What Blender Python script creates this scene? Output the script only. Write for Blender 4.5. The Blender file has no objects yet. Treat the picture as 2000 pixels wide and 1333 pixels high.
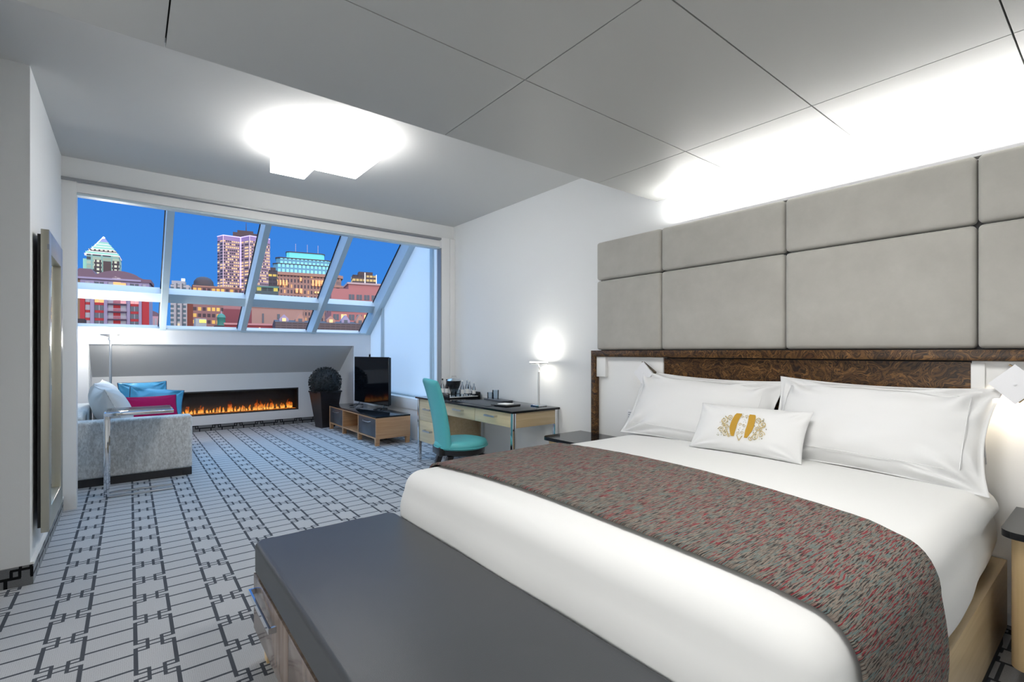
import bpy, bmesh, math, random
from mathutils import Vector, Matrix, noise
PI = math.pi
R = math.radians
scene = bpy.context.scene
COL = scene.collection
random.seed(7)

# ------------------------------------------------------------------ camera
cam_d = bpy.data.cameras.new('camera')
cam = bpy.data.objects.new('camera', cam_d)
COL.objects.link(cam)
cam.location = (0, 0, 1.3)
cam.rotation_euler = (R(90), 0, -math.atan(747 / 953))
cam_d.sensor_width = 36
cam_d.lens = 953 / 2000 * 36
cam_d.shift_y = 20.5 / 2000
cam_d.clip_start = 0.02
cam_d.clip_end = 3000
scene.camera = cam
scene.view_settings.view_transform = 'Standard'
scene.view_settings.look = 'None'
scene.view_settings.gamma = 1
scene.view_settings.use_curve_mapping = False
scene.view_settings.exposure = 0.0
scene.cycles.max_bounces = 10
scene.cycles.diffuse_bounces = 6
scene.cycles.transparent_max_bounces = 16
scene.cycles.sample_clamp_indirect = 6
scene.cycles.use_denoising = True

# ------------------------------------------------------------------ world: dusk sky
def build_world():
    w = bpy.data.worlds.new('dusk_sky')
    scene.world = w
    w.use_nodes = True
    nt = w.node_tree
    nt.nodes.clear()
    L = nt.links.new
    out = nt.nodes.new('ShaderNodeOutputWorld')
    bg = nt.nodes.new('ShaderNodeBackground')
    tc = nt.nodes.new('ShaderNodeTexCoord')
    sep = nt.nodes.new('ShaderNodeSeparateXYZ')
    L(tc.outputs['Generated'], sep.inputs[0])
    ramp = nt.nodes.new('ShaderNodeValToRGB')
    cr = ramp.color_ramp
    cr.elements[0].position = 0.0
    cr.elements[0].color = (0.20, 0.28, 0.45, 1)
    cr.elements[1].position = 1.0
    cr.elements[1].color = (1.2, 2.3, 3.7, 1)
    for p, c in ((0.02, (0.085, 0.33, 0.86)), (0.12, (0.050, 0.26, 0.80)), (0.30, (0.044, 0.22, 0.74)),
                 (0.45, (0.060, 0.24, 0.72)), (0.65, (0.85, 1.7, 2.8))):
        e = cr.elements.new(p)
        e.color = (*c, 1)
    L(sep.outputs['Z'], ramp.inputs[0])
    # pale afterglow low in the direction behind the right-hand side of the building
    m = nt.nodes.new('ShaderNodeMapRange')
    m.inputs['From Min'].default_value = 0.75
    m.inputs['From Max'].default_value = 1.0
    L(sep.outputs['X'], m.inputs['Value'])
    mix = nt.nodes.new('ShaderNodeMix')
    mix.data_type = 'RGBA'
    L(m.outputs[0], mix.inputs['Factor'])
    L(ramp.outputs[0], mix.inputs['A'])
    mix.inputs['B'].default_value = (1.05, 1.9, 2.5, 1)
    # wide pink dusk glow in the half of the sky behind the building, which lights the facades
    m2 = nt.nodes.new('ShaderNodeMapRange')
    m2.inputs['From Min'].default_value = 0.1
    m2.inputs['From Max'].default_value = -0.5
    L(sep.outputs['Y'], m2.inputs['Value'])
    mix2 = nt.nodes.new('ShaderNodeMix')
    mix2.data_type = 'RGBA'
    L(m2.outputs[0], mix2.inputs['Factor'])
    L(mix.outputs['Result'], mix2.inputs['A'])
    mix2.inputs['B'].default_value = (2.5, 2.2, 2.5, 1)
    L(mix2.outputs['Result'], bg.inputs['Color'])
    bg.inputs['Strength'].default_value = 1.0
    L(bg.outputs[0], out.inputs['Surface'])
build_world()

# ------------------------------------------------------------------ area lights: the cove strip and two added fills out of frame
def area(name, loc, rot, sx, sy, power, col=(1, 1, 1), shape='RECTANGLE'):
    l = bpy.data.lights.new(name, 'AREA')
    l.shape = shape
    l.size = sx
    if shape in ('RECTANGLE', 'ELLIPSE'):
        l.size_y = sy
    l.energy = power
    l.color = col
    o = bpy.data.objects.new(name, l)
    COL.objects.link(o)
    o.location = loc
    o.rotation_euler = rot
    return o
WARM = (1.0, 0.93, 0.84)
NEUT = (1.0, 0.985, 0.96)
# LED strip in the cove on top of the headboard panels, shining up
area('cove_light', (3.19, 0.55, 2.275), (R(180), 0, 0), 0.05, 3.2, 36, NEUT)
# added fill light at the unseen left wall, brightens the bed's foot
area('left_fill_light', (-2.72, 0.3, 1.35), (0, R(-90), 0), 2.2, 2.6, 70, (1, 0.99, 0.97))
area('bed_fill_light', (1.55, 0.72, 2.45), (0, 0, 0), 0.7, 0.5, 27, NEUT)  # added fill light above the frame, brightens the top of the bed

# ------------------------------------------------------------------ mesh helpers
def finish(name, bm, mat, parent=None, smooth=None, loc=None, rot=None):
    me = bpy.data.meshes.new(name)
    bm.normal_update()
    bm.to_mesh(me)
    bm.free()
    if mat is not None:
        for m_ in (mat if isinstance(mat, (list, tuple)) else [mat]):
            me.materials.append(m_)
    o = bpy.data.objects.new(name, me)
    COL.objects.link(o)
    if parent:
        o.parent = parent
    if loc:
        o.location = loc
    if rot:
        o.rotation_euler = rot
    if smooth:
        for p in me.polygons:
            p.use_smooth = True
        if smooth != True:
            me.set_sharp_from_angle(angle=R(smooth))
    return o

def tag(o, label=None, cat=None, group=None, kind=None):
    if label: o['label'] = label
    if cat: o['category'] = cat
    if group: o['group'] = group
    if kind: o['kind'] = kind
    return o

def empty(name, loc=(0, 0, 0), rz=0, label=None, cat=None, group=None, kind=None):
    o = bpy.data.objects.new(name, None)
    COL.objects.link(o)
    o.location = loc
    o.rotation_euler = (0, 0, rz)
    return tag(o, label, cat, group, kind)

def copy_tree(o, parent=None):
    c = o.copy()
    COL.objects.link(c)
    c.parent = parent
    for ch in list(o.children):
        copy_tree(ch, c)
    return c

def bx(bm, x0, x1, y0, y1, z0, z1, bev=0.0, seg=2, mi=0):
    t = bmesh.new()
    vs = [t.verts.new((x, y, z)) for z in (z0, z1) for y in (y0, y1) for x in (x0, x1)]
    for f in ((0, 2, 3, 1), (4, 5, 7, 6), (0, 1, 5, 4), (2, 6, 7, 3), (0, 4, 6, 2), (1, 3, 7, 5)):
        t.faces.new([vs[i] for i in f])
    if bev > 0:
        bmesh.ops.bevel(t, geom=list(t.edges), offset=bev, segments=seg, profile=0.5, affect='EDGES', clamp_overlap=True)
    for f in t.faces:
        f.material_index = mi
    merge(bm, t)

def merge(bm, t, mat=None):
    if mat is not None:
        t.transform(mat)
    t.normal_update()
    mp = {}
    for v in t.verts:
        mp[v] = bm.verts.new(v.co)
    for f in t.faces:
        try:
            nf = bm.faces.new([mp[v] for v in f.verts])
            nf.material_index = f.material_index
            nf.smooth = f.smooth
        except ValueError:
            pass
    t.free()

def box(name, x0, x1, y0, y1, z0, z1, mat, parent=None, bev=0.0, seg=2, smooth=None, loc=None, rot=None):
    bm = bmesh.new()
    bx(bm, x0, x1, y0, y1, z0, z1, bev, seg)
    return finish(name, bm, mat, parent, smooth if smooth is not None else (40 if bev else None), loc, rot)

def prism(bm, pts, axis, a0, a1):
    """extrude a 2D polygon along an axis. pts in the two other axes (order x,y,z minus axis)"""
    def mk(p, a):
        return {'x': (a, p[0], p[1]), 'y': (p[0], a, p[1]), 'z': (p[0], p[1], a)}[axis]
    A = [bm.verts.new(mk(p, a0)) for p in pts]
    B = [bm.verts.new(mk(p, a1)) for p in pts]
    bm.faces.new(A)
    bm.faces.new(B[::-1])
    n = len(pts)
    for i in range(n):
        bm.faces.new((A[i], B[i], B[(i + 1) % n], A[(i + 1) % n]))
    bmesh.ops.recalc_face_normals(bm, faces=bm.faces)

def lathe(bm, prof, seg=32, cx=0, cy=0, close=True):
    rings = []
    for r, z in prof:
        if r < 1e-5:
            rings.append([bm.verts.new((cx, cy, z))])
        else:
            rings.append([bm.verts.new((cx + r * math.cos(2 * PI * i / seg), cy + r * math.sin(2 * PI * i / seg), z)) for i in range(seg)])
    for a, b in zip(rings, rings[1:]):
        for i in range(seg):
            j = (i + 1) % seg
            if len(a) == 1 and len(b) == 1:
                continue
            if len(a) == 1:
                bm.faces.new((a[0], b[i], b[j]))
            elif len(b) == 1:
                bm.faces.new((a[i], a[j], b[0]))
            else:
                bm.faces.new((a[i], a[j], b[j], b[i]))
    if close and len(rings[0]) > 1:
        bm.faces.new(rings[0][::-1])
    if close and len(rings[-1]) > 1:
        bm.faces.new(rings[-1])
    bmesh.ops.recalc_face_normals(bm, faces=bm.faces)

def tube(bm, pts, r, seg=8):
    pts = [Vector(p) for p in pts]
    rings = []
    up = Vector((0, 0, 1))
    for i, p in enumerate(pts):
        d = (pts[min(i + 1, len(pts) - 1)] - pts[max(i - 1, 0)]).normalized()
        a = d.cross(up)
        if a.length < 1e-3:
            a = d.cross(Vector((1, 0, 0)))
        a.normalize()
        b = d.cross(a).normalized()
        rr = r[i] if isinstance(r, (list, tuple)) else r
        rings.append([bm.verts.new(p + (a * math.cos(2 * PI * k / seg) + b * math.sin(2 * PI * k / seg)) * rr) for k in range(seg)])
    for A, B in zip(rings, rings[1:]):
        for k in range(seg):
            j = (k + 1) % seg
            bm.faces.new((A[k], A[j], B[j], B[k]))
    bm.faces.new(rings[0][::-1])
    bm.faces.new(rings[-1])
    bmesh.ops.recalc_face_normals(bm, faces=bm.faces)

# ------------------------------------------------------------------ node helpers
class NT:
    def __init__(s, name):
        s.m = bpy.data.materials.new(name)
        s.m.use_nodes = True
        s.nt = s.m.node_tree
        s.b = s.nt.nodes['Principled BSDF']
    def n(s, t, **k):
        nd = s.nt.nodes.new(t)
        for a, v in k.items():
            setattr(nd, a, v)
        return nd
    def link(s, a, b):
        s.nt.links.new(a, b)
    def math(s, op, a, b=None, c=None):
        nd = s.n('ShaderNodeMath', operation=op)
        for i, v in enumerate((a, b, c)):
            if v is None: continue
            if isinstance(v, (int, float)):
                nd.inputs[i].default_value = v
            else:
                s.link(v, nd.inputs[i])
        return nd.outputs[0]
    def coord(s, kind='Object'):
        return s.n('ShaderNodeTexCoord').outputs[kind]
    def mapping(s, vec, scale=(1, 1, 1), rot=(0, 0, 0), loc=(0, 0, 0)):
        m = s.n('ShaderNodeMapping')
        s.link(vec, m.inputs[0])
        m.inputs['Scale'].default_value = scale
        m.inputs['Rotation'].default_value = rot
        m.inputs['Location'].default_value = loc
        return m.outputs[0]
    def noise(s, vec, scale, detail=4, rough=0.5, dist=0.0):
        nd = s.n('ShaderNodeTexNoise')
        s.link(vec, nd.inputs['Vector'])
        nd.inputs['Scale'].default_value = scale
        nd.inputs['Detail'].default_value = detail
        nd.inputs['Roughness'].default_value = rough
        nd.inputs['Distortion'].default_value = dist
        return nd
    def ramp(s, fac, stops, interp='LINEAR'):
        nd = s.n('ShaderNodeValToRGB')
        cr = nd.color_ramp
        cr.interpolation = interp
        while len(cr.elements) < len(stops):
            cr.elements.new(0.5)
        for e, (p, c) in zip(cr.elements, sorted(stops, key=lambda q: q[0])):
            e.position = p
            e.color = (*c, 1)
        s.link(fac, nd.inputs[0])
        return nd.outputs[0]
    def mix(s, fac, a, b):
        nd = s.n('ShaderNodeMix', data_type='RGBA')
        for sock, v in ((nd.inputs['Factor'], fac), (nd.inputs['A'], a), (nd.inputs['B'], b)):
            if isinstance(v, (int, float)):
                sock.default_value = v
            elif isinstance(v, tuple):
                sock.default_value = (*v, 1)
            else:
                s.link(v, sock)
        return nd.outputs['Result']
    def bump(s, h, strength=0.2, dist=0.01):
        nd = s.n('ShaderNodeBump')
        nd.inputs['Strength'].default_value = strength
        nd.inputs['Distance'].default_value = dist
        s.link(h, nd.inputs['Height'])
        s.link(nd.outputs[0], s.b.inputs['Normal'])

def sm(name, col, rough=0.5, metal=0.0, spec=None, emit=None, estr=0, bump=None, coat=0, trans=0, alpha=None, var=0.0):
    k = NT(name)
    b = k.b
    b.inputs['Base Color'].default_value = (*col, 1)
    b.inputs['Roughness'].default_value = rough
    b.inputs['Metallic'].default_value = metal
    if spec is not None: b.inputs['Specular IOR Level'].default_value = spec
    if emit:
        b.inputs['Emission Color'].default_value = (*emit, 1)
        b.inputs['Emission Strength'].default_value = estr
    if coat:
        b.inputs['Coat Weight'].default_value = coat
        b.inputs['Coat Roughness'].default_value = 0.05
    if trans: b.inputs['Transmission Weight'].default_value = trans
    if var:
        nz = k.noise(k.coord(), 9, 5)
        c = k.mix(k.math('MULTIPLY', nz.outputs[0], 1.0), tuple(x * (1 - var) for x in col), tuple(min(1, x * (1 + var)) for x in col))
        k.link(c, b.inputs['Base Color'])
    if bump:
        nz = k.noise(k.coord(), bump[0], 3)
        k.bump(nz.outputs[0], bump[1], 0.005)
    return k.m

M = {}
M['wall'] = sm('wall_paint', (0.80, 0.81, 0.81), 0.75, bump=(180, 0.05))
M['ceil'] = sm('ceiling_paint', (0.60, 0.60, 0.59), 0.8)
M['slab'] = sm('ceiling_board', (0.44, 0.445, 0.43), 0.45, bump=(60, 0.03))
M['void'] = sm('dark_gap', (0.02, 0.02, 0.02), 0.9)
M['frame_white'] = sm('painted_wood_white', (0.83, 0.83, 0.82), 0.5)
M['alu'] = sm('painted_aluminium', (0.50, 0.60, 0.65), 0.4, 0.05)
M['track'] = sm('track_metal', (0.33, 0.34, 0.35), 0.4, 0.5)
M['chrome'] = sm('chrome', (0.75, 0.77, 0.8), 0.08, 1.0)
M['steel'] = sm('brushed_steel', (0.62, 0.62, 0.62), 0.28, 1.0)
M['champ'] = sm('champagne_metal', (0.50, 0.48, 0.40), 0.32, 0.7)
M['black'] = sm('black_lacquer', (0.012, 0.012, 0.014), 0.25)
M['blackmat'] = sm('black_matte', (0.02, 0.02, 0.022), 0.6)
M['blackstone'] = sm('polished_black_top', (0.008, 0.009, 0.011), 0.09, spec=0.28)
M['white_linen'] = sm('white_linen', (0.78, 0.78, 0.775), 0.85, bump=(420, 0.05))
M['duvet'] = sm('white_duvet', (0.84, 0.84, 0.825), 0.9, bump=(25, 0.03))
M['leather'] = sm('black_leather', (0.050, 0.054, 0.060), 0.42, bump=(420, 0.12))
M['turq'] = sm('turquoise_leather', (0.095, 0.47, 0.50), 0.36, bump=(60, 0.08))
M['blue_sat'] = sm('blue_satin', (0.05, 0.30, 0.47), 0.32, bump=(14, 0.5))
M['magenta'] = sm('magenta_velvet', (0.36, 0.002, 0.075), 0.8, spec=0.2)
M['navy'] = sm('navy_piping', (0.01, 0.012, 0.05), 0.6)
M['planter'] = sm('dark_planter', (0.018, 0.016, 0.018), 0.35)
M['foliage'] = sm('boxwood_foliage', (0.010, 0.016, 0.018), 0.6, bump=(60, 0.6))
M['white_plas'] = sm('white_plastic', (0.82, 0.82, 0.84), 0.35)
M['bronze'] = sm('dark_bronze', (0.16, 0.12, 0.07), 0.35, 0.9)
M['paper'] = sm('paper', (0.85, 0.85, 0.83), 0.7)
M['lamp_on'] = sm('lit_diffuser', (0.9, 0.9, 0.9), 0.5, emit=(1, 0.985, 0.96), estr=14)
M['disc_on'] = sm('lit_lamp_disc', (0.9, 0.9, 0.9), 0.5, emit=(1, 0.95, 0.86), estr=3.0)
M['led_warm'] = sm('lit_led', (0.9, 0.9, 0.9), 0.5, emit=(1, 0.82, 0.58), estr=30)
M['cove_led'] = sm('lit_cove_led', (0.9, 0.9, 0.9), 0.5, emit=(1, 0.98, 0.95), estr=12)
M['bottle_cap'] = sm('black_cap', (0.01, 0.01, 0.01), 0.4)
M['iron'] = sm('cast_leg', (0.014, 0.014, 0.016), 0.3)

def glass_thin(name, tint=(1, 1, 1), refl=0.5, rough=0.0):
    k = NT(name)
    k.nt.nodes.remove(k.b)
    out = [n for n in k.nt.nodes if n.type == 'OUTPUT_MATERIAL'][0]
    t = k.n('ShaderNodeBsdfTransparent'); t.inputs[0].default_value = (*tint, 1)
    g = k.n('ShaderNodeBsdfGlossy'); g.inputs['Roughness'].default_value = rough
    f = k.n('ShaderNodeFresnel'); f.inputs[0].default_value = 1.45
    mx = k.n('ShaderNodeMixShader')
    k.link(k.math('MULTIPLY', f.outputs[0], refl), mx.inputs[0])
    k.link(t.outputs[0], mx.inputs[1]); k.link(g.outputs[0], mx.inputs[2])
    k.link(mx.outputs[0], out.inputs[0])
    return k.m
M['glass'] = glass_thin('window_glass', (0.985, 0.99, 0.99), 0.002)
M['glassware'] = glass_thin('clear_glassware', (0.86, 0.90, 0.93), 1.0)
M['fire_glass'] = glass_thin('fireplace_glass', (0.9, 0.9, 0.9), 0.35)

def frosted():
    k = NT('frosted_side_glazing')
    k.nt.nodes.remove(k.b)
    out = [n for n in k.nt.nodes if n.type == 'OUTPUT_MATERIAL'][0]
    d = k.n('ShaderNodeBsdfDiffuse'); d.inputs[0].default_value = (0.80, 0.88, 0.93, 1)
    t = k.n('ShaderNodeBsdfTranslucent'); t.inputs[0].default_value = (0.80, 0.90, 0.95, 1)
    mx = k.n('ShaderNodeMixShader'); mx.inputs[0].default_value = 0.55
    k.link(d.outputs[0], mx.inputs[1]); k.link(t.outputs[0], mx.inputs[2])
    k.link(mx.outputs[0], out.inputs[0])
    return k.m
M['frost'] = frosted()

def carpet(name, light=(0.46, 0.47, 0.49), dark=(0.070, 0.078, 0.092), axes='XY'):
    """grey loop carpet with a dark interlocking link pattern: period .316 x .257 m"""
    k = NT(name)
    geo = k.n('ShaderNodeNewGeometry')
    sep = k.n('ShaderNodeSeparateXYZ')
    k.link(geo.outputs['Position'], sep.inputs[0])
    if axes == 'XY': X, Y = sep.outputs['X'], sep.outputs['Y']
    elif axes == 'XZ': X, Y = k.math('SUBTRACT', sep.outputs['Z'], 0.030), k.math('MULTIPLY', sep.outputs['X'], 0.81)
    else: X, Y = k.math('SUBTRACT', sep.outputs['Z'], 0.030), sep.outputs['Y']
    PX, PY = 0.3165, 0.2565
    # x measured from the left bar (x=.021), wrapped to 0..PX ; mirrored about the middle of the pair
    u = k.math('SUBTRACT', X, 0.021 - 0.05)
    u = k.math('SUBTRACT', u, k.math('MULTIPLY', k.math('FLOOR', k.math('DIVIDE', u, PX)), PX))
    u = k.math('ABSOLUTE', k.math('SUBTRACT', u, 0.05 + 0.0685))      # 0 in the pair's middle, .0685 at the bars
    v = k.math('SUBTRACT', Y, 3.993 - PY / 2)
    v = k.math('SUBTRACT', v, k.math('MULTIPLY', k.math('FLOOR', k.math('DIVIDE', v, PY)), PY))
    v = k.math('ABSOLUTE', k.math('SUBTRACT', v, PY / 2))            # 0 at the gap, .128 mid bar
    def band(c, w, s):
        return k.math('LESS_THAN', k.math('ABSOLUTE', k.math('SUBTRACT', s, c)), w)
    def lt(s, c): return k.math('LESS_THAN', s, c)
    def gt(s, c): return k.math('GREATER_THAN', s, c)
    def AND(*a):
        r = a[0]
        for q in a[1:]: r = k.math('MULTIPLY', r, q)
        return r
    bar = AND(band(0.0685, 0.0078, u), gt(v, 0.015))
    cross = AND(gt(u, 0.0685), band(0.064, 0.0064, v))
    clasp = AND(band(0.026, 0.0068, u), lt(v, 0.050))
    inner1 = AND(gt(u, 0.026), lt(u, 0.0685), band(0.019, 0.0052, v))
    inner2 = AND(gt(u, 0.026), lt(u, 0.0685), band(0.046, 0.0054, v))
    mid = AND(lt(u, 0.024), band(0.017, 0.0052, v))
    tot = bar
    for q in (cross, clasp, inner1, inner2, mid):
        tot = k.math('MAXIMUM', tot, q)
    nz = k.noise(geo.outputs['Position'], 260, 2)
    nz2 = k.noise(geo.outputs['Position'], 3, 3)
    # loop ribs
    rib = k.math('SINE', k.math('MULTIPLY', X, 900))
    lc = k.mix(k.math('ADD', k.math('MULTIPLY', nz.outputs[0], 1.0), k.math('MULTIPLY', rib, 0.08)), tuple(c * 0.72 for c in light), tuple(c * 1.3 for c in light))
    dc = k.mix(nz.outputs[0], tuple(c * 0.7 for c in dark), tuple(c * 1.4 for c in dark))
    c = k.mix(tot, lc, dc)
    k.link(c, k.b.inputs['Base Color'])
    k.b.inputs['Roughness'].default_value = 0.95
    k.b.inputs['Specular IOR Level'].default_value = 0.15
    k.bump(nz.outputs[0], 0.35, 0.004)
    return k.m
M['carpet'] = carpet('patterned_carpet')
M['carpet_xz'] = carpet('carpet_skirting_x', (0.16, 0.165, 0.17), (0.008, 0.008, 0.009), axes='XZ')  # darker carpet copies: the shade on upright strips is put into their colour
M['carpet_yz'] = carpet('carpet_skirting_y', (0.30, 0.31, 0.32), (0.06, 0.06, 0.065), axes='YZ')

def wood(name, c1, c2, axis='Y', rough=0.35, scale=3.0, metal=0):
    k = NT(name)
    sc = {'X': (0.6, 14, 14), 'Y': (14, 0.6, 14), 'Z': (14, 14, 0.6)}[axis]
    v = k.mapping(k.coord(), sc)
    nz = k.noise(v, scale, 5, 0.6, 0.3)
    c = k.ramp(nz.outputs[0], [(0.3, c1), (0.7, c2)])
    k.link(c, k.b.inputs['Base Color'])
    k.b.inputs['Roughness'].default_value = rough
    return k.m
M['oak_y'] = wood('pale_oak_y', (0.49, 0.37, 0.21), (0.60, 0.48, 0.31), 'Y')
M['oak_x'] = wood('pale_oak_x', (0.49, 0.37, 0.21), (0.60, 0.48, 0.31), 'X')
M['oak_z'] = wood('pale_oak_z', (0.50, 0.36, 0.19), (0.62, 0.47, 0.27), 'Z')
M['maple'] = wood('honey_maple', (0.42, 0.22, 0.10), (0.56, 0.33, 0.17), 'X')
M['bench_wood'] = wood('glossy_brown_veneer', (0.12, 0.090, 0.075), (0.24, 0.19, 0.16), 'Z', 0.16)
M['ivory_wood'] = wood('cream_drawer_front', (0.56, 0.47, 0.29), (0.68, 0.59, 0.40), 'Y', 0.3)
M['slate'] = sm('slate_grey_front', (0.055, 0.062, 0.075), 0.3, var=0.6)

def burl():
    k = NT('dark_burl_veneer')
    v = k.mapping(k.coord(), (1, 1, 1.3))
    w = k.noise(v, 3.5, 3, 0.5, 0)
    vv = k.n('ShaderNodeVectorMath', operation='MULTIPLY_ADD')
    k.link(w.outputs['Color'], vv.inputs[0]); vv.inputs[1].default_value = (0.5, 0.5, 0.5); k.link(v, vv.inputs[2])
    nz = k.noise(vv.outputs[0], 4.2, 2.5, 0.5, 3.4)
    c = k.ramp(nz.outputs[0], [(0.20, (0.006, 0.004, 0.004)), (0.29, (0.06, 0.026, 0.008)), (0.33, (0.008, 0.005, 0.004)), (0.38, (0.085, 0.04, 0.012)), (0.43, (0.012, 0.006, 0.004)), (0.47, (0.13, 0.062, 0.018)), (0.51, (0.03, 0.013, 0.006)), (0.55, (0.20, 0.10, 0.032)), (0.59, (0.010, 0.006, 0.004)), (0.64, (0.10, 0.045, 0.014)), (0.68, (0.010, 0.005, 0.004)), (0.76, (0.07, 0.03, 0.010))])
    k.link(c, k.b.inputs['Base Color'])
    k.b.inputs['Roughness'].default_value = 0.34
    k.b.inputs['Specular IOR Level'].default_value = 0.3
    return k.m
M['burl'] = burl()

def suede():
    k = NT('greige_suede')
    nz = k.noise(k.coord(), 5, 6, 0.65)
    n2 = k.noise(k.mapping(k.coord(), (400, 400, 60)), 1, 2)
    c = k.ramp(nz.outputs[0], [(0.3, (0.375, 0.362, 0.328)), (0.7, (0.435, 0.422, 0.386))])
    k.link(c, k.b.inputs['Base Color'])
    k.b.inputs['Roughness'].default_value = 0.95
    k.b.inputs['Sheen Weight'].default_value = 0.3
    k.bump(n2.outputs[0], 0.08, 0.002)
    return k.m
M['suede'] = suede()

def sofa_fab():
    k = NT('silver_chenille')
    nz = k.noise(k.mapping(k.coord(), (1, 1, 0.45)), 70, 3, 0.6, 0.6)
    n2 = k.noise(k.mapping(k.coord(), (6, 6, 0.4)), 2, 2)
    f = k.math('ADD', k.math('MULTIPLY', nz.outputs[0], 0.75), k.math('MULTIPLY', n2.outputs[0], 0.3))
    c = k.ramp(f, [(0.38, (0.42, 0.41, 0.39)), (0.66, (0.74, 0.74, 0.72))])
    k.link(c, k.b.inputs['Base Color'])
    k.b.inputs['Roughness'].default_value = 0.7
    k.b.inputs['Sheen Weight'].default_value = 0.4
    k.bump(nz.outputs[0], 0.2, 0.004)
    return k.m
M['sofa'] = sofa_fab()
M['sofa_light'] = sm('pale_cushion_fabric', (0.60, 0.60, 0.585), 0.85, bump=(300, 0.1))

def runner_mat():
    k = NT('woven_streaked_throw')
    geo = k.n('ShaderNodeNewGeometry')
    sep = k.n('ShaderNodeSeparateXYZ'); k.link(geo.outputs['Position'], sep.inputs[0])
    # the weave runs along X; the crosswise coordinate follows the cloth over the edge
    yy = k.math('ADD', sep.outputs['Y'], sep.outputs['Z'])
    cmb = k.n('ShaderNodeCombineXYZ')
    k.link(sep.outputs['X'], cmb.inputs[0]); k.link(yy, cmb.inputs[1])
    wob = k.noise(cmb.outputs[0], 14, 2)
    wv = k.n('ShaderNodeVectorMath', operation='MULTIPLY_ADD')
    k.link(wob.outputs['Color'], wv.inputs[0]); wv.inputs[1].default_value = (0.0, 0.012, 0); k.link(cmb.outputs[0], wv.inputs[2])
    v = k.mapping(wv.outputs[0], (20, 250, 1))
    nz = k.noise(v, 1.0, 2, 0.55)
    v2 = k.mapping(wv.outputs[0], (15, 190, 1), loc=(7, 3, 2))
    n2 = k.noise(v2, 1.0, 2, 0.6)
    v3 = k.mapping(wv.outputs[0], (2.0, 12, 1), loc=(1, 5, 2))
    n3 = k.noise(v3, 1.0, 2)
    base = k.ramp(nz.outputs[0], [(0.36, (0.012, 0.010, 0.009)), (0.44, (0.03, 0.024, 0.02)), (0.48, (0.15, 0.12, 0.098)), (0.58, (0.235, 0.19, 0.155)), (0.66, (0.07, 0.085, 0.08))])
    teal = k.mix(k.math('GREATER_THAN', n2.outputs[0], 0.57), base, (0.10, 0.14, 0.135))
    redm = k.math('MULTIPLY', k.math('LESS_THAN', n2.outputs[0], 0.42), k.math('GREATER_THAN', n3.outputs[0], 0.42))
    c = k.mix(redm, teal, (0.20, 0.014, 0.022))
    k.link(c, k.b.inputs['Base Color'])
    k.b.inputs['Roughness'].default_value = 0.9
    k.bump(nz.outputs[0], 0.35, 0.004)
    return k.m
M['runner'] = runner_mat()

def facade(name, wall, win, lit, sx, sz, wx=0.6, wz=0.5, frac=0.35, estr=1.2, axis='X', seed=0.0, wall_e=0.0, lit2=None):
    """procedural office facade: windows in a grid, some of them lit"""
    k = NT(name)
    sep = k.n('ShaderNodeSeparateXYZ'); k.link(k.coord(), sep.inputs[0])
    hx = k.math('ADD', sep.outputs['X'], sep.outputs['Y'])
    a = k.math('DIVIDE', hx, sx); b = k.math('DIVIDE', sep.outputs['Z'], sz)
    fa, fb = k.math('FRACT', a), k.math('FRACT', b)
    mask = k.math('MULTIPLY', k.math('LESS_THAN', fa, wx), k.math('LESS_THAN', fb, wz))
    cb = k.n('ShaderNodeCombineXYZ')
    k.link(k.math('ADD', k.math('FLOOR', a), seed), cb.inputs[0]); k.link(k.math('FLOOR', b), cb.inputs[1])
    wn = k.n('ShaderNodeTexWhiteNoise'); k.link(cb.outputs[0], wn.inputs[0])
    litm = k.math('MULTIPLY', mask, k.math('LESS_THAN', wn.outputs['Value'], frac))
    c = k.mix(mask, wall, win)
    k.link(c, k.b.inputs['Base Color'])
    k.b.inputs['Roughness'].default_value = 0.6
    lc = k.mix(wn.outputs['Color'], lit, lit2 or tuple(x * 0.6 for x in lit))
    k.link(lc, k.b.inputs['Emission Color'])
    k.link(k.math('MULTIPLY', litm, estr), k.b.inputs['Emission Strength'])
    return k.m

# ------------------------------------------------------------------ room shell
XW = 3.28          # right wall
XL = -0.438        # left alcove wall
CZ = 2.90          # ceiling
SZ = 2.485         # lowered ceiling over the bed
def S(o): return tag(o, kind='structure')
XS = 3.43          # right side of the glazed bay
XB = -0.62         # left side of the glazed bay
# glazing planes: z on the inner edge of the rafters / on the glass
def zin(y): return 1.6 + 0.74 * (8.6 - y)
def zgl(y): return 1.91 + 0.74 * (8.6 - y)

S(box('floor', -2.9, 3.6, -1.9, 9.6, -0.12, 0, M['carpet']))
S(box('wall_right', XW, XW + 0.12, -1.9, 5.36, 0, 3.2, M['wall']))
S(box('wall_back', -2.9, XW, -1.9, -1.8, 0, 3.2, M['wall']))
S(box('wall_far_left', -2.9, -2.8, -1.8, 3.81, 0, 3.2, M['wall']))
# thick wall block whose face looks at the camera, with the mirror on its side
S(box('wall_left', -2.9, XL, 3.81, 5.395, 0, 3.2, M['wall']))
S(box('ceiling', -2.9, XW, -1.8, 5.40, CZ, CZ + 0.1, M['ceil']))
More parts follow.
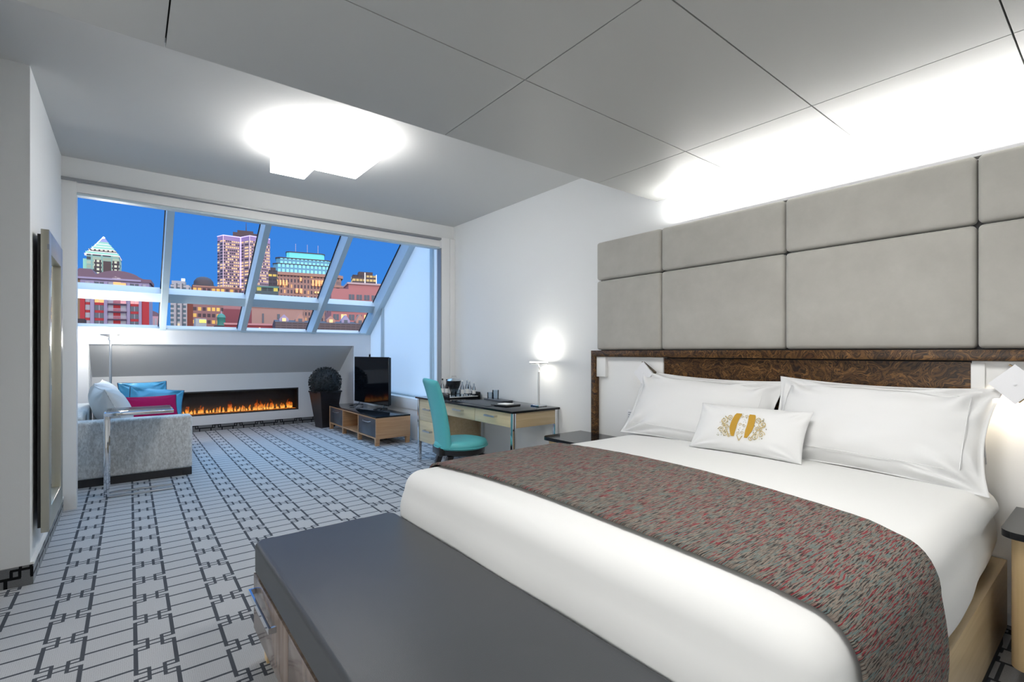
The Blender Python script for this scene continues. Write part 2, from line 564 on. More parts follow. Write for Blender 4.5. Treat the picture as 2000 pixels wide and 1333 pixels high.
# lowered board ceiling
S(box('wall_light_blocker', -2.8, -0.85, 2.70, 2.80, 0, CZ, M['wall']))  # added unseen partition, keeps the left fill off the wall block's face
sl = empty('ceiling_board', (0, 0, 0)); sl['kind'] = 'structure'
xs = [-2.8, -2.39, -1.14, 0.108, 1.357, 2.59, XW]
ys = [-1.8, -1.08, -0.40, 0.28, 0.96, 1.64, 2.33]
xj = [-2.8, -1.14, 0.108, 1.357, 2.59, XW - 0.002]
for i in range(len(xj) - 1):
    for j in range(len(ys) - 1):
        g = 0.0028
        box('board', xj[i] + g, xj[i + 1] - (g if i < len(xj) - 2 else 0), ys[j] + g, ys[j + 1] - (g if j < len(ys) - 2 else 0), SZ, SZ + 0.022, M['slab'], sl)
box('board_backing', -2.8, XW - 0.002, -1.8, 2.30, SZ + 0.022, SZ + 0.10, M['void'], sl)
box('board_edge', -2.8, XW - 0.002, 2.295, 2.335, SZ + 0.022, CZ, M['slab'], sl)

# ---- portal of the glazed bay
S(box('trim_1', XL, -0.345, 5.395, 5.52, 0, 2.73, M['frame_white'], bev=0.003))
po = empty('trim_2', (0, 0, 0)); S(po)
box('post_front', 3.085, 3.20, 5.36, 5.50, 0, 2.73, M['frame_white'], po, bev=0.003)
box('post_return', 3.203, 3.28, 5.36, 5.45, 0, 2.73, M['frame_white'], po, bev=0.003)
box('post_edge', 3.075, 3.085, 5.37, 5.46, 0, 2.6, M['track'], po)
S(box('wall_header', -0.62, XS + 0.1, 5.40, 5.60, 2.72, 3.95, M['wall'], bev=0.002))
S(box('wall_portal_right', XW, XS + 0.1, 5.365, 5.60, 0, 3.2, M['wall']))
tr = S(box('trim_3', XL, XW, 5.372, 5.398, 2.705, 2.728, M['track']))
# blind cassette with its thin bottom bar
bl = empty('roller_blind', (1.4, 5.45, 2.6), 0, 'white roller blind cassette across the top of the bay opening', 'blind')
box('cassette', -0.345 - 1.4, 3.085 - 1.4, -0.04, 0.06, 0.022, 0.10, M['frame_white'], bl)
box('bottom_bar', -0.345 - 1.4, 3.085 - 1.4, -0.035, 0.05, 0.0, 0.02, M['alu'], bl)

# ---- the glazed bay behind: side walls, knee wall, recess with the fireplace
def yz_wall(name, x0, x1, pts, mat, parent=None):
    bm = bmesh.new(); prism(bm, pts, 'x', x0, x1)
    return finish(name, bm, mat, parent)
S(yz_wall('wall_bay_left', XB - 0.1, XB, [(5.4, 0), (9.5, 0), (9.5, 1.2), (6.25, 3.75), (5.4, 3.75)], M['wall']))
# knee wall: front board at Y 8.6 with the opening, sill, soffit, rear wall
kn = empty('wall_knee', (0, 0, 0)); S(kn)
def xz_piece(name, x0, x1, z0, z1, y0=8.6, y1=8.66):
    return box(name, x0, x1, y0, y1, z0, z1, M['wall'], kn)
xz_piece('knee_top', XB, XS + 0.08, 1.40, 1.605)
xz_piece('knee_left', XB, -0.43, 0, 1.40)
xz_piece('knee_right', 3.15, XS + 0.08, 0, 1.40)
bm = bmesh.new()
prism(bm, [(8.66, 1.40), (9.35, 0.925), (9.45, 0.97), (8.66, 1.51)], 'x', -0.43, 3.15)
finish('soffit', bm, M['ceil'], kn)
yz_wall('recess_side', -0.53, -0.43, [(8.66, 0), (9.4, 0), (9.4, 0.93), (8.66, 1.42)], M['wall'], kn)
yz_wall('recess_side', 3.15, 3.25, [(8.66, 0), (9.4, 0), (9.4, 0.93), (8.66, 1.42)], M['wall'], kn)
# rear wall of the recess with the fireplace opening cut out (x .35-2.41, z .25-.65)
FX0, FX1, FZ0, FZ1 = 0.30, 2.41, 0.253, 0.650
fw = empty('wall_end', (0, 0, 0)); S(fw)
for a in ((-0.43, FX0, 0, 0.95), (FX1, 3.15, 0, 0.95), (FX0, FX1, 0, FZ0), (FX0, FX1, FZ1, 0.95)):
    box('wall_piece', a[0], a[1], 9.35, 9.40, a[2], a[3], M['wall'], fw)
box('niche_back', FX0 - 0.02, FX1 + 0.02, 9.57, 9.66, 0, 1.0, M['void'], fw)
S(box('sill', XB, XS, 8.58, 8.92, 1.605, 1.63, M['alu'])).name = 'trim_4'
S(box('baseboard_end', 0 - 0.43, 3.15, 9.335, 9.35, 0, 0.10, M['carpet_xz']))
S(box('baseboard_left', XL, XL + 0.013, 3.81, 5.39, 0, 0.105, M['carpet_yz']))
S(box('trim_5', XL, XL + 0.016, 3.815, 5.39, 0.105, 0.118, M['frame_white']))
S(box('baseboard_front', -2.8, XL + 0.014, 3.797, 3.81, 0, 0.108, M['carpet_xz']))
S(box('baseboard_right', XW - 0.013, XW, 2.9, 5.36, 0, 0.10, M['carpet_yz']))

# ---- sloped window
win = empty('window_1', (0, 0, 0)); S(win)
YT = 6.25
def rafter(x0, x1):
    bm = bmesh.new()
    prism(bm, [(8.62, zin(8.62)), (YT, zin(YT)), (YT, zgl(YT)), (8.93, zgl(8.93))], 'x', x0, x1)
    return finish('mullion', bm, M['alu'], win)
for x in (0.34, 1.363, 2.421):
    rafter(x, x + 0.072)
rafter(XB, XB + 0.05)
rafter(3.36, 3.43)
# narrow outer caps that hold the glass, seen as the dark edge beside each rafter
edges = [XB + 0.05, 0.34, 0.412, 1.363, 1.435, 2.421, 2.493, 3.36]
for a, b in ((edges[0], edges[1]), (edges[2], edges[3]), (edges[4], edges[5]), (edges[6], edges[7])):
    bm = bmesh.new()      # transom
    yc = 8.27
    for dy in (0,):
        pts = [(yc + 0.085, zgl(yc + 0.085)), (yc - 0.03, zgl(yc - 0.03)), (yc - 0.03 - 0.075, zgl(yc - 0.03) - 0.09), (yc + 0.085 - 0.095, zgl(yc + 0.085) - 0.115)]
    prism(bm, pts, 'x', a, b)
    finish('transom', bm, M['alu'], win)
    bm = bmesh.new()
    prism(bm, [(8.93, zgl(8.93) + 0.0), (8.90, zgl(8.90)), (8.86, 1.63), (8.95, 1.63)], 'x', a, b)
    finish('bottom_rail', bm, M['alu'], win)
    for y0, y1 in ((8.90, 8.33), (8.25, YT)):
        bm = bmesh.new()
        prism(bm, [(y0, zgl(y0) - 0.02), (y1, zgl(y1) - 0.02), (y1, zgl(y1) - 0.012), (y0, zgl(y0) - 0.012)], 'x', a + 0.002, b - 0.002)
        finish('pane', bm, M['glass'], win)
for x in (XB + 0.05, 0.412, 1.435, 2.493):
    bm = bmesh.new(); prism(bm, [(8.93, zgl(8.93) - 0.03), (YT, zgl(YT) - 0.03), (YT, zgl(YT) - 0.012), (8.93, zgl(8.93) - 0.012)], 'x', x, x + 0.012); finish('gasket', bm, M['blackmat'], win)
for x in (0.328, 1.351, 2.409, 3.348):
    bm = bmesh.new(); prism(bm, [(8.93, zgl(8.93) - 0.03), (YT, zgl(YT) - 0.03), (YT, zgl(YT) - 0.012), (8.93, zgl(8.93) - 0.012)], 'x', x, x + 0.012); finish('gasket', bm, M['blackmat'], win)
S(box('ceiling_bay', XB - 0.1, XS + 0.1, 5.6, YT + 0.02, 3.68, 3.80, M['wall']))

# ---- right side of the bay: frosted side glazing with posts
ws = empty('window_2', (0, 0, 0)); S(ws)
def side_pane(y0, y1):
    pts = [(y0, 0.62), (y1, 0.62), (y1, min(zin(y1), 3.66)), (y0, min(zin(y0), 3.66))]
    if y0 < YT < y1:
        pts = [(y0, 0.62), (y1, 0.62), (y1, zin(y1)), (YT, 3.34), (y0, 3.34)]
    bm = bmesh.new(); prism(bm, pts, 'x', XS + 0.03, XS + 0.045)
    finish('frosted_pane', bm, M['frost'], ws)
side_pane(5.61, 6.24); side_pane(6.31, 7.99); side_pane(8.06, 8.60)
for y in (6.24, 7.99):
    yz_wall('side_post', XS, XS + 0.08, [(y, 0.0), (y + 0.07, 0.0), (y + 0.07, zin(y + 0.07)), (y, zin(y))], M['alu'], ws)
box('side_sill_rail', XS, XS + 0.08, 5.6, 8.6, 0.55, 0.62, M['alu'], ws)
bm = bmesh.new()
prism(bm, [(8.60, zin(8.6) - 0.0), (YT, zin(YT)), (YT, zin(YT) + 0.30), (8.93, zgl(8.93))], 'x', XS, XS + 0.08)
finish('side_rake', bm, M['alu'], ws)
S(box('wall_bay_right', XS, XS + 0.1, 5.6, 8.6, 0, 0.55, M['wall']))
S(box('wall_bay_right', XS, XS + 0.1, 8.6, 9.4, 0, 1.25, M['wall']))
lg = S(box('trim_6', 3.30, XS, 5.6, 8.59, 0.44, 0.60, M['frame_white'], bev=0.004))
S(box('trim_7', 3.32, XS, 5.6, 8.59, 0.0, 0.44, M['wall']))

# ------------------------------------------------------------------ headboard wall: suede panels, burl frame, white side panels
hp = empty('headboard', (3.1, 1.3, 0), 0, 'tall padded headboard wall of greige suede panels above a dark burl band', 'headboard')
def loc_(o, p): o.location = (o.location[0] - p[0], o.location[1] - p[1], o.location[2] - p[2])
ycol = [2.817, 2.178, 1.305, 0.455, -0.40]
zrow = [(1.900, 2.222), (1.312, 1.896)]
def padded(y0, y1, z0, z1):
    bm = bmesh.new()
    t = bmesh.new()
    bx(t, 3.115, 3.27, y0 + 0.003, y1 - 0.003, z0 + 0.002, z1 - 0.002, 0.022, 4)
    # crown the front
    bmesh.ops.subdivide_edges(t, edges=[e for e in t.edges if e.calc_length() > 0.2], cuts=8, use_grid_fill=True)
    for v in t.verts:
        fy = min(v.co.y - y0, y1 - v.co.y) / 0.05
        fz = min(v.co.z - z0, z1 - v.co.z) / 0.05
        k = min(1, max(0, fy)) * min(1, max(0, fz))
        if v.co.x < 3.14: v.co.x -= 0.004 * k ** 0.5
    merge(bm, t)
    o = finish('padded_panel', bm, M['suede'], hp, smooth=50)
    loc_(o, hp.location)
for a, b in zip(ycol, ycol[1:]):
    for z0, z1 in zrow:
        padded(b, a, z0, z1)
def hb(name, *a, **k):
    o = box(name, *a, parent=hp, **k); loc_(o, hp.location); return o
hb('backing', 3.17, 3.279, -0.4, 2.81, 0.10, 2.21, mat=M['blackmat'])
hb('burl_rail', 3.07, 3.17, -0.4, 2.835, 1.258, 1.308, mat=M['burl'], bev=0.002)
hb('burl_post', 3.07, 3.17, 2.788, 2.835, 0.0, 1.258, mat=M['burl'], bev=0.002)
hb('burl_panel', 3.125, 3.17, 0.475, 2.155, 0.35, 1.250, mat=M['burl'])
hb('white_side_panel', 3.115, 3.17, 2.158, 2.786, 0.12, 1.256, mat=M['frame_white'], bev=0.002)
hb('white_side_panel', 3.115, 3.17, -0.4, 0.472, 0.12, 1.256, mat=M['frame_white'], bev=0.002)
hb('corner_tile', 3.085, 3.115, 2.69, 2.786, 1.090, 1.256, mat=M['frame_white'], bev=0.002)
hb('side_strip', 3.10, 3.115, 0.425, 0.473, 0.5, 1.245, mat=M['frame_white'], bev=0.001)
cl = box('cove_lamp', 3.15, 3.21, -1.1, 2.14, 2.223, 2.24, M['white_plas'])
tag(cl, 'slim strip light lying on top of the padded headboard, glowing upward', 'lamp')

# ------------------------------------------------------------------ bed
bed = empty('bed', (2.05, 1.31, 0), 0, 'king size bed with smooth white duvet in a pale oak frame', 'bed')
def BL(o): loc_(o, bed.location); return o
fr = empty('bed_frame', (0, 0, 0)); fr.parent = bed
def FB(*a, **k):
    o = box(*a, **k); o.parent = bed; loc_(o, bed.location); return o
bpy.data.objects.remove(fr)
FB('side_rail', 1.16, 3.10, 0.352, 0.425, 0.06, 0.365, M['oak_x'], bev=0.003)
FB('side_rail', 1.16, 3.10, 2.28, 2.355, 0.06, 0.365, M['oak_x'], bev=0.003)
FB('foot_rail', 1.13, 1.19, 0.353, 2.354, 0.06, 0.365, M['oak_y'], bev=0.003)
FB('plinth', 1.25, 3.05, 0.36, 2.25, 0.0, 0.30, M['blackmat'])

X0, X1, Y0, Y1 = 1.085, 3.06, 0.362, 2.325
RC = 0.09          # roundness of the duvet's upper edge
TOPZ = 0.695
cxm, cym = (X0 + X1) / 2, (Y0 + Y1) / 2
def drape(px, py, off=0.0, hang=False, wav=1.0):
    """(px,py) on the unrolled cloth -> point on the bed. Core rect = bed minus the rounding radius"""
    r = RC
    hx, hy = (X1 - X0) / 2 - r, (Y1 - Y0) / 2 - r
    dx = px - cxm; dy = py - cym
    qx = max(-hx, min(hx, dx)); qy = max(-hy, min(hy, dy))
    ex, ey = dx - qx, dy - qy
    d = math.hypot(ex, ey)
    crown = 0.035 * (1 - (dx / (hx + r)) ** 4 * 0.7) * (1 - (dy / (hy + r)) ** 2 * 0.9)
    z = TOPZ + crown * (1.0)
    n = noise.noise(Vector((px * 1.7, py * 1.7, 0.3))) * 0.008 * wav
    if d < 1e-6:
        return Vector((cxm + qx, cym + qy, z + off + n))
    m = max(abs(ex), abs(ey))
    ux, uy = ex / d, ey / d
    d = m
    ro = r + off
    if d < r * PI / 2:
        a = d / r
        out = ro * math.sin(a); dn = r - (r + off) * math.cos(a)
        zz = z - dn
    else:
        s = d - r * PI / 2
        t = s / 0.25
        if hang:
            bulge = 0.034 * math.sin(min(1.0, t * 1.4) * PI / 2)
        else:
            bulge = 0.032 * math.sin(min(1.0, t) * PI) - 0.040 * t * t
        bulge -= 0.030 * max(0.0, min(1.0, (px - 2.3) / 0.6))
        out = ro + bulge
        # soft vertical folds in the hanging part
        out += 0.007 * wav * math.sin((px if abs(uy) > abs(ux) else py) * 9.0 + 1.3) * min(1, t)
        zz = z - r - s
    return Vector((cxm + qx + ux * out, cym + qy + uy * out, zz + n * max(0, 1 - d * 6)))

def cloth(name, xs_, ys_, off, mat, parent=None, thick=0.012, fn=None, sub=0):
    bm = bmesh.new()
    g = [[bm.verts.new((fn or drape)(x, y, off)) for y in ys_] for x in xs_]
    for i in range(len(xs_) - 1):
        for j in range(len(ys_) - 1):
            bm.faces.new((g[i][j], g[i + 1][j], g[i + 1][j + 1], g[i][j + 1]))
    bmesh.ops.recalc_face_normals(bm, faces=bm.faces)
    o = finish(name, bm, mat, parent, smooth=True)
    md = o.modifiers.new('solid', 'SOLIDIFY'); md.thickness = thick; md.offset = -1
    return o
def lin(a, b, n): return [a + (b - a) * i / n for i in range(n + 1)]
ARC = RC * PI / 2 - RC
DR = 0.20
o = cloth('duvet', lin(X0 - ARC - DR, X1 - 0.02, 90), lin(Y0 - ARC - DR, Y1 + ARC + DR, 96), 0.0, M['duvet'], bed, 0.02)
loc_(o, bed.location)
bm = bmesh.new(); bx(bm, 1.16, 3.06, 0.45, 2.22, 0.365, 0.655, 0.05, 4)
o = finish('mattress', bm, M['white_linen'], bed, smooth=40); loc_(o, bed.location)

# throw laid over the foot third of the bed, hanging down at the near side
def throw_fn(u, v, off):
    # v runs along the bed's width on the unrolled cloth, u 0..1 across the throw
    t = (v - Y0) / (Y1 - Y0)
    xa = 1.235 + 0.02 * t + 0.035 * math.sin(max(0, min(1, t)) * PI)
    xb = 1.93 + 0.20 * max(0.0, min(1, (t + 0.0))) ** 0.8 + 0.05 * math.sin(max(0, min(1, t)) * PI)
    if t < 0.1: xb -= 0.9 * (0.1 - t) * 0.9; xa -= 0.25 * (0.1 - t)
    p = drape(xa + (xb - xa) * u, v, off, hang=True)
    return p
bm = bmesh.new()
NV, NU = 150, 40
vs_ = lin(Y0 - ARC - 0.42, Y1 + ARC + 0.22, NV)
g = [[bm.verts.new(throw_fn(i / NU, v, 0.012)) for v in vs_] for i in range(NU + 1)]
for i in range(NU):
    for j in range(NV):
        bm.faces.new((g[i][j], g[i + 1][j], g[i + 1][j + 1], g[i][j + 1]))
for row in g:
    for v in row:
        v.co.z += 0.0015 * noise.noise(v.co * 22)
bmesh.ops.recalc_face_normals(bm, faces=bm.faces)
th = finish('bed_throw', bm, M['runner'], smooth=True)
md = th.modifiers.new('solid', 'SOLIDIFY'); md.thickness = 0.009; md.offset = 1
tag(th, 'woven grey, red and brown streaked throw across the foot of the white bed', 'throw')

# ------------------------------------------------------------------ pillows
def pillow_bm(w, h, t, p=2.6, dog=0.06, seed=0, n=44, wr=0.010, flange=0.0):
    """pillow lying in local XY (w along x, h along y), thickness along z"""
    bm = bmesh.new()
    gt, gb = [], []
    for side in (1, -1):
        G = []
        for i in range(n + 1):
            row = []
            for j in range(n + 1):
                a = -math.cos(PI * i / n) * 0.5 + (2 * i / n - 1) * 0.5
                b = -math.cos(PI * j / n) * 0.5 + (2 * j / n - 1) * 0.5
                x = a * w / 2 * (1 - dog * (1 - b * b) * abs(a) ** 3 * 0 - dog * (1 - abs(b) ** 2) * abs(a) ** 2)
                y = b * h / 2 * (1 - dog * 1.2 * (1 - abs(a) ** 2) * abs(b) ** 2)
                fa = max(0, 1 - (abs(a) / (1 - flange)) ** p) if abs(a) < 1 - flange else 0
                fb = max(0, 1 - (abs(b) / (1 - flange)) ** p) if abs(b) < 1 - flange else 0
                th = t / 2 * (fa * fb) ** 0.55
                edge = min(1, th / (t * 0.12 + 1e-6))
                # wrinkles radiating from the corners
                cd = math.hypot(1 - abs(a), 1 - abs(b))
                ang = math.atan2(1 - abs(b), 1 - abs(a))
                wk = wr * math.sin(ang * 11 + seed + 3 * noise.noise(Vector((a * 2, b * 2, seed)))) * math.exp(-((cd - 0.35) / 0.28) ** 2) * edge
                wk += wr * 0.6 * noise.noise(Vector((a * 3 + seed, b * 3, side)))* edge
                z = side * (th + 0.002 + max(-th * 0.5, wk))
                row.append(bm.verts.new((x, y, z)))
            G.append(row)
        for i in range(n):
            for j in range(n):
                f = (G[i][j], G[i + 1][j], G[i + 1][j + 1], G[i][j + 1])
                bm.faces.new(f if side > 0 else f[::-1])
        (gt if side > 0 else gb).append(G)
    A, B = gt[0], gb[0]
    for i in range(n):
        bm.faces.new((A[i][0], B[i][0], B[i + 1][0], A[i + 1][0]))
        bm.faces.new((A[i + 1][n], B[i + 1][n], B[i][n], A[i][n]))
        bm.faces.new((A[0][i + 1], B[0][i + 1], B[0][i], A[0][i]))
        bm.faces.new((A[n][i], B[n][i], B[n][i + 1], A[n][i + 1]))
    return bm
def pillow_xf(c, tilt, yaw=0.0, roll=0.0):
    """width along world -Y, height leaning back against the headboard; tilt = angle from horizontal"""
    # local x -> -Y , local y -> up/back, local z -> towards foot & up
    u = Vector((0, -1, 0)); v = Vector((math.cos(tilt), 0, math.sin(tilt))); w = u.cross(v)
    m = Matrix((u, v, w)).transposed().to_4x4()
    return Matrix.Translation(c) @ Matrix.Rotation(yaw, 4, 'Z') @ m @ Matrix.Rotation(roll, 4, 'Z')
def big_pillow(name, c, w, h, tilt, yaw, roll, seed, label):
    bm = pillow_bm(w, h, 0.20, 2.4, 0.085, seed, flange=0.045, wr=0.020, n=64)
    o = finish(name, bm, M['white_linen'], smooth=True)
    o.matrix_world = pillow_xf(Vector(c), tilt, yaw, roll)
    # stitched border line of the sham
    sb = bmesh.new()
    a, b = w / 2 * 0.80, h / 2 * 0.70
    def zs(x, y):
        best = None
        fa = max(0, 1 - (abs(x / (w / 2)) / 0.955) ** 2.4); fb = max(0, 1 - (abs(y / (h / 2)) / 0.955) ** 2.4)
        return 0.10 * (fa * fb) ** 0.55 + 0.006
    pts = []
    for k in range(40): pts.append((-a + 2 * a * k / 40, -b))
    for k in range(24): pts.append((a, -b + 2 * b * k / 24))
    for k in range(40): pts.append((a - 2 * a * k / 40, b))
    for k in range(24): pts.append((-a, b - 2 * b * k / 24))
    pts.append(pts[0])
    tube(sb, [(x, y, zs(x, y)) for x, y in pts], 0.0022, 5)
    s = finish('stitching', sb, M['white_linen'], o)
    tag(o, label, 'pillow', 'large bed pillows')
    return o
big_pillow('pillow', (2.965, 1.80, 0.915), 1.04, 0.51, R(62), R(3), R(-2.5), 1.0, 'large white pillow on the far half of the bed, nearer the desk')
big_pillow('pillow', (2.955, 0.845, 0.92), 0.97, 0.51, R(61), R(-2), R(-1), 4.0, 'large white pillow on the near half of the bed, beside the near nightstand')

# small cushion with the gold crest
sp_xf = pillow_xf(Vector((2.735, 1.345, 0.855)), R(58), R(1), R(0))
bm = pillow_bm(0.62, 0.295, 0.13, 2.4, 0.05, 2.2, wr=0.004)
sp = finish('small_pillow', bm, M['white_linen'], smooth=True)
sp.matrix_world = sp_xf
tag(sp, 'small white rectangular cushion with embroidered gold crest leaning on the big pillows', 'pillow')
def sp_z(x, y):
    fa = max(0, 1 - abs(x / 0.31) ** 2.4); fb = max(0, 1 - abs(y / 0.1475) ** 2.4)
    return 0.065 * (fa * fb) ** 0.55 + 0.0055
M['gold'] = sm('gold_embroidery', (0.50, 0.28, 0.02), 0.4, 0.15, bump=(300, 0.4))
M['gold2'] = sm('pale_gold_thread', (0.60, 0.47, 0.22), 0.5)
M['olive'] = sm('olive_thread', (0.30, 0.27, 0.13), 0.6)
KX, KY = 1.22, 1.36
def patch(bm, fx, n=14, h=0.0):
    """fx(s,t)->(x,y) grid on the cushion face"""
    G = [[None] * (n + 1) for _ in range(n + 1)]
    for i in range(n + 1):
        for j in range(n + 1):
            x, y = fx(i / n, j / n); x *= KX; y *= KY
            G[i][j] = bm.verts.new((x, y, sp_z(x, y) + 0.001 + h))
    for i in range(n):
        for j in range(n):
            bm.faces.new((G[i][j], G[i + 1][j], G[i + 1][j + 1], G[i][j + 1]))
    bmesh.ops.recalc_face_normals(bm, faces=bm.faces)
cr = bmesh.new()
for s_ in (-1, 1):
    # two leaning shield-like bars, bowed outward
    def fx(s, t, s_=s_):
        y = -0.052 + 0.104 * t
        xc = s_ * (0.030 + 0.008 * math.sin(t * PI)) + 0.004 * (t - 0.5)
        wd = 0.0155 * (0.45 + 0.55 * min(1, t * 3.2)) * (1 if t < 0.93 else 0.8)
        return (xc + (s - 0.5) * 2 * wd, y)
    patch(cr, fx, 12)
def C_(o): o.parent = sp; return o
C_(finish('crest_bar', cr, M['gold']))
cr = bmesh.new()
def sw(pts, r=0.0018): tube(cr, [(x * KX, y * KY, sp_z(x * KX, y * KY) + 0.001) for x, y in pts], r, 5)
def spiral(cx, cy, r0, turns, a0, dr=1.0, n=26):
    return [(cx + r0 * (1 - k / n * 0.85) * math.cos(a0 + dr * turns * 2 * PI * k / n), cy + r0 * (1 - k / n * 0.85) * math.sin(a0 + dr * turns * 2 * PI * k / n)) for k in range(n + 1)]
for s_ in (-1, 1):
    sw(spiral(s_ * 0.088, 0.012, 0.019, 1.6, PI / 2, s_), 0.0022)
    sw(spiral(s_ * 0.066, 0.030, 0.013, 1.4, -PI / 2, -s_))
    sw(spiral(s_ * 0.092, -0.030, 0.014, 1.5, 0 if s_ > 0 else PI, s_))
    sw(spiral(s_ * 0.066, -0.042, 0.015, 1.5, PI / 2, -s_))
    sw(spiral(s_ * 0.068, -0.010, 0.010, 1.3, 0, s_))
    sw([(s_ * (0.05 + 0.05 * t), -0.052 + 0.09 * t * (1 - 0.3 * t)) for t in [k / 12 for k in range(13)]])
    sw(spiral(s_ * 0.048, -0.052, 0.009, 1.3, 0, -s_))
    sw(spiral(s_ * 0.084, -0.010, 0.009, 1.3, PI, s_))
    sw(spiral(s_ * 0.010, 0.040, 0.008, 1.2, 0, s_), 0.0012)
    sw(spiral(s_ * 0.009, 0.000, 0.008, 1.2, 0, -s_), 0.0012)
    sw(spiral(s_ * 0.009, -0.035, 0.008, 1.2, 0, s_), 0.0012)
    sw([(s_ * 0.012 * t, -0.066 + 0.020 * t) for t in [k / 6 for k in range(7)]], 0.0022)
tag(C_(finish('crest_scroll', cr, M['gold2'])), kind='stuff')
cr = bmesh.new()
random.seed(3)
for k in range(70):
    s_ = random.choice((-1, 1))
    x = s_ * random.uniform(0.055, 0.108); y = random.uniform(-0.056, 0.038)
    if y > 0.02 and abs(x) > 0.095: continue
    lathe_r = random.uniform(0.0016, 0.0034)
    t = bmesh.new(); bmesh.ops.create_uvsphere(t, u_segments=6, v_segments=4, radius=lathe_r)
    merge(cr, t, Matrix.Translation((x * KX, y * KY, sp_z(x * KX, y * KY) + 0.001)))
for k in range(26):
    x = random.uniform(-0.011, 0.013); y = random.uniform(-0.056, 0.05)
    t = bmesh.new(); bmesh.ops.create_uvsphere(t, u_segments=6, v_segments=4, radius=random.uniform(0.001, 0.0022))
    merge(cr, t, Matrix.Translation((x * KX, y * KY, sp_z(x * KX, y * KY) + 0.001)))
tag(C_(finish('crest_leaf', cr, M['olive'])), kind='stuff')

# ------------------------------------------------------------------ bench at the bed's foot
bn = empty('bench', (0.76, 1.3, 0), 0, 'long storage bench with black leather top at the foot of the bed', 'bench')
def NB(*a, **k):
    o = box(*a, **k); o.parent = bn; loc_(o, bn.location); return o
BY0, BY1 = 0.30, 2.325
bm = bmesh.new(); t = bmesh.new()
bx(t, 0.418, 1.058, BY0, BY1 + 0.01, 0.372, 0.488, 0.0)
# round the vertical corners first, then the top rim
ve = [e for e in t.edges if abs(e.verts[0].co.z - e.verts[1].co.z) > 0.05]
bmesh.ops.bevel(t, geom=ve, offset=0.045, segments=8, profile=0.5, affect='EDGES')
te = [e for e in t.edges if e.verts[0].co.z > 0.48 and e.verts[1].co.z > 0.48 and len(e.link_faces) == 2 and any(abs(f.normal.z) < 0.5 for f in e.link_faces)]
bmesh.ops.bevel(t, geom=te, offset=0.016, segments=4, profile=0.5, affect='EDGES')
merge(bm, t)
o = finish('leather_top', bm, M['leather'], bn, smooth=35); loc_(o, bn.location)
bm = bmesh.new()
pts = [(0.424, BY1 - 0.05 - (BY1 - BY0 - 0.1) * k / 20, 0.474) for k in range(21)]
tube(bm, [(0.4215, p[1], 0.470) for p in pts], 0.0035, 6)
o = finish('seam_piping', bm, M['leather'], bn); loc_(o, bn.location)
NB('carcass', 0.43, 1.06, BY0 + 0.02, BY1 - 0.005, 0.115, 0.371, M['oak_y'], bev=0.002)
for y0, y1, yc in ((1.744, 2.312, 2.085), (1.02, 1.740, 1.345), (0.33, 1.016, 0.67)):
    d = NB('drawer', 0.416, 0.431, y0, y1, 0.125, 0.358, M['bench_wood'], bev=0.0015)
    hm = bmesh.new()
    hl = 0.185
    bx(hm, 0.388, 0.397, yc - hl, yc + hl, 0.290, 0.312, 0.001)
    bx(hm, 0.397, 0.416, yc - hl, yc - hl + 0.01, 0.290, 0.312)
    bx(hm, 0.397, 0.416, yc + hl - 0.01, yc + hl, 0.290, 0.312)
    h = finish('handle', hm, M['chrome'], d)
    h.location = (-bn.location[0], -bn.location[1], 0); h.location -= d.location
for x in (0.45, 0.99):
    for y in (BY0 + 0.06, BY1 - 0.10):
        bm = bmesh.new()
        prism(bm, [(y, 0.0), (y + 0.045, 0.0), (y + 0.075, 0.115), (y - 0.01, 0.115)], 'x', x, x + 0.05)
        o = finish('leg', bm, M['oak_z'], bn); loc_(o, bn.location)

# ------------------------------------------------------------------ nightstands
def nightstand(yc, flip, label):
    t = empty('nightstand', (2.86, yc, 0), 0, label, 'nightstand', 'nightstands beside the bed')
    hy = 0.29
    bm = bmesh.new(); q = bmesh.new()
    bx(q, -0.25, 0.205, -hy, hy, 0.592, 0.618)
    ve = [e for e in q.edges if abs(e.verts[0].co.z - e.verts[1].co.z) > 0.02 and e.verts[0].co.x < 0]
    bmesh.ops.bevel(q, geom=ve, offset=0.06, segments=6, profile=0.5, affect='EDGES')
    merge(bm, q); finish('top', bm, M['blackstone'], t, smooth=35)
    bm = bmesh.new(); q = bmesh.new()
    bx(q, -0.215, 0.20, -hy + 0.025, hy - 0.025, 0.09, 0.592)
    ve = [e for e in q.edges if abs(e.verts[0].co.z - e.verts[1].co.z) > 0.02 and e.verts[0].co.x < 0]
    bmesh.ops.bevel(q, geom=ve, offset=0.05, segments=6, profile=0.5, affect='EDGES')
    merge(bm, q); finish('cabinet', bm, M['oak_z'], t, smooth=35)
    box('door', -0.223, -0.215, -0.2, 0.2, 0.13, 0.56, M['oak_y'], t, bev=0.002)
    box('plinth', -0.15, 0.22, -0.2, 0.2, 0.0, 0.09, M['blackmat'], t)
    return t
ns = nightstand(0.03, 1, 'pale oak nightstand with black top at the near side of the bed, right edge')
nightstand(2.66, 1, 'black-topped nightstand mostly hidden between the bed and the desk')
# black telephone on the near nightstand
ph = empty('telephone', (2.83, 0.03, 0.619), R(10), 'small rounded black telephone on the near nightstand', 'telephone')
bm = bmesh.new(); bx(bm, -0.09, 0.09, -0.09, 0.11, 0, 0.05, 0.02, 4); finish('body', bm, M['black'], ph, smooth=40)
bm = bmesh.new(); bx(bm, -0.10, -0.05, -0.10, 0.12, 0.05, 0.08, 0.012, 3); finish('handset', bm, M['black'], ph, smooth=40)

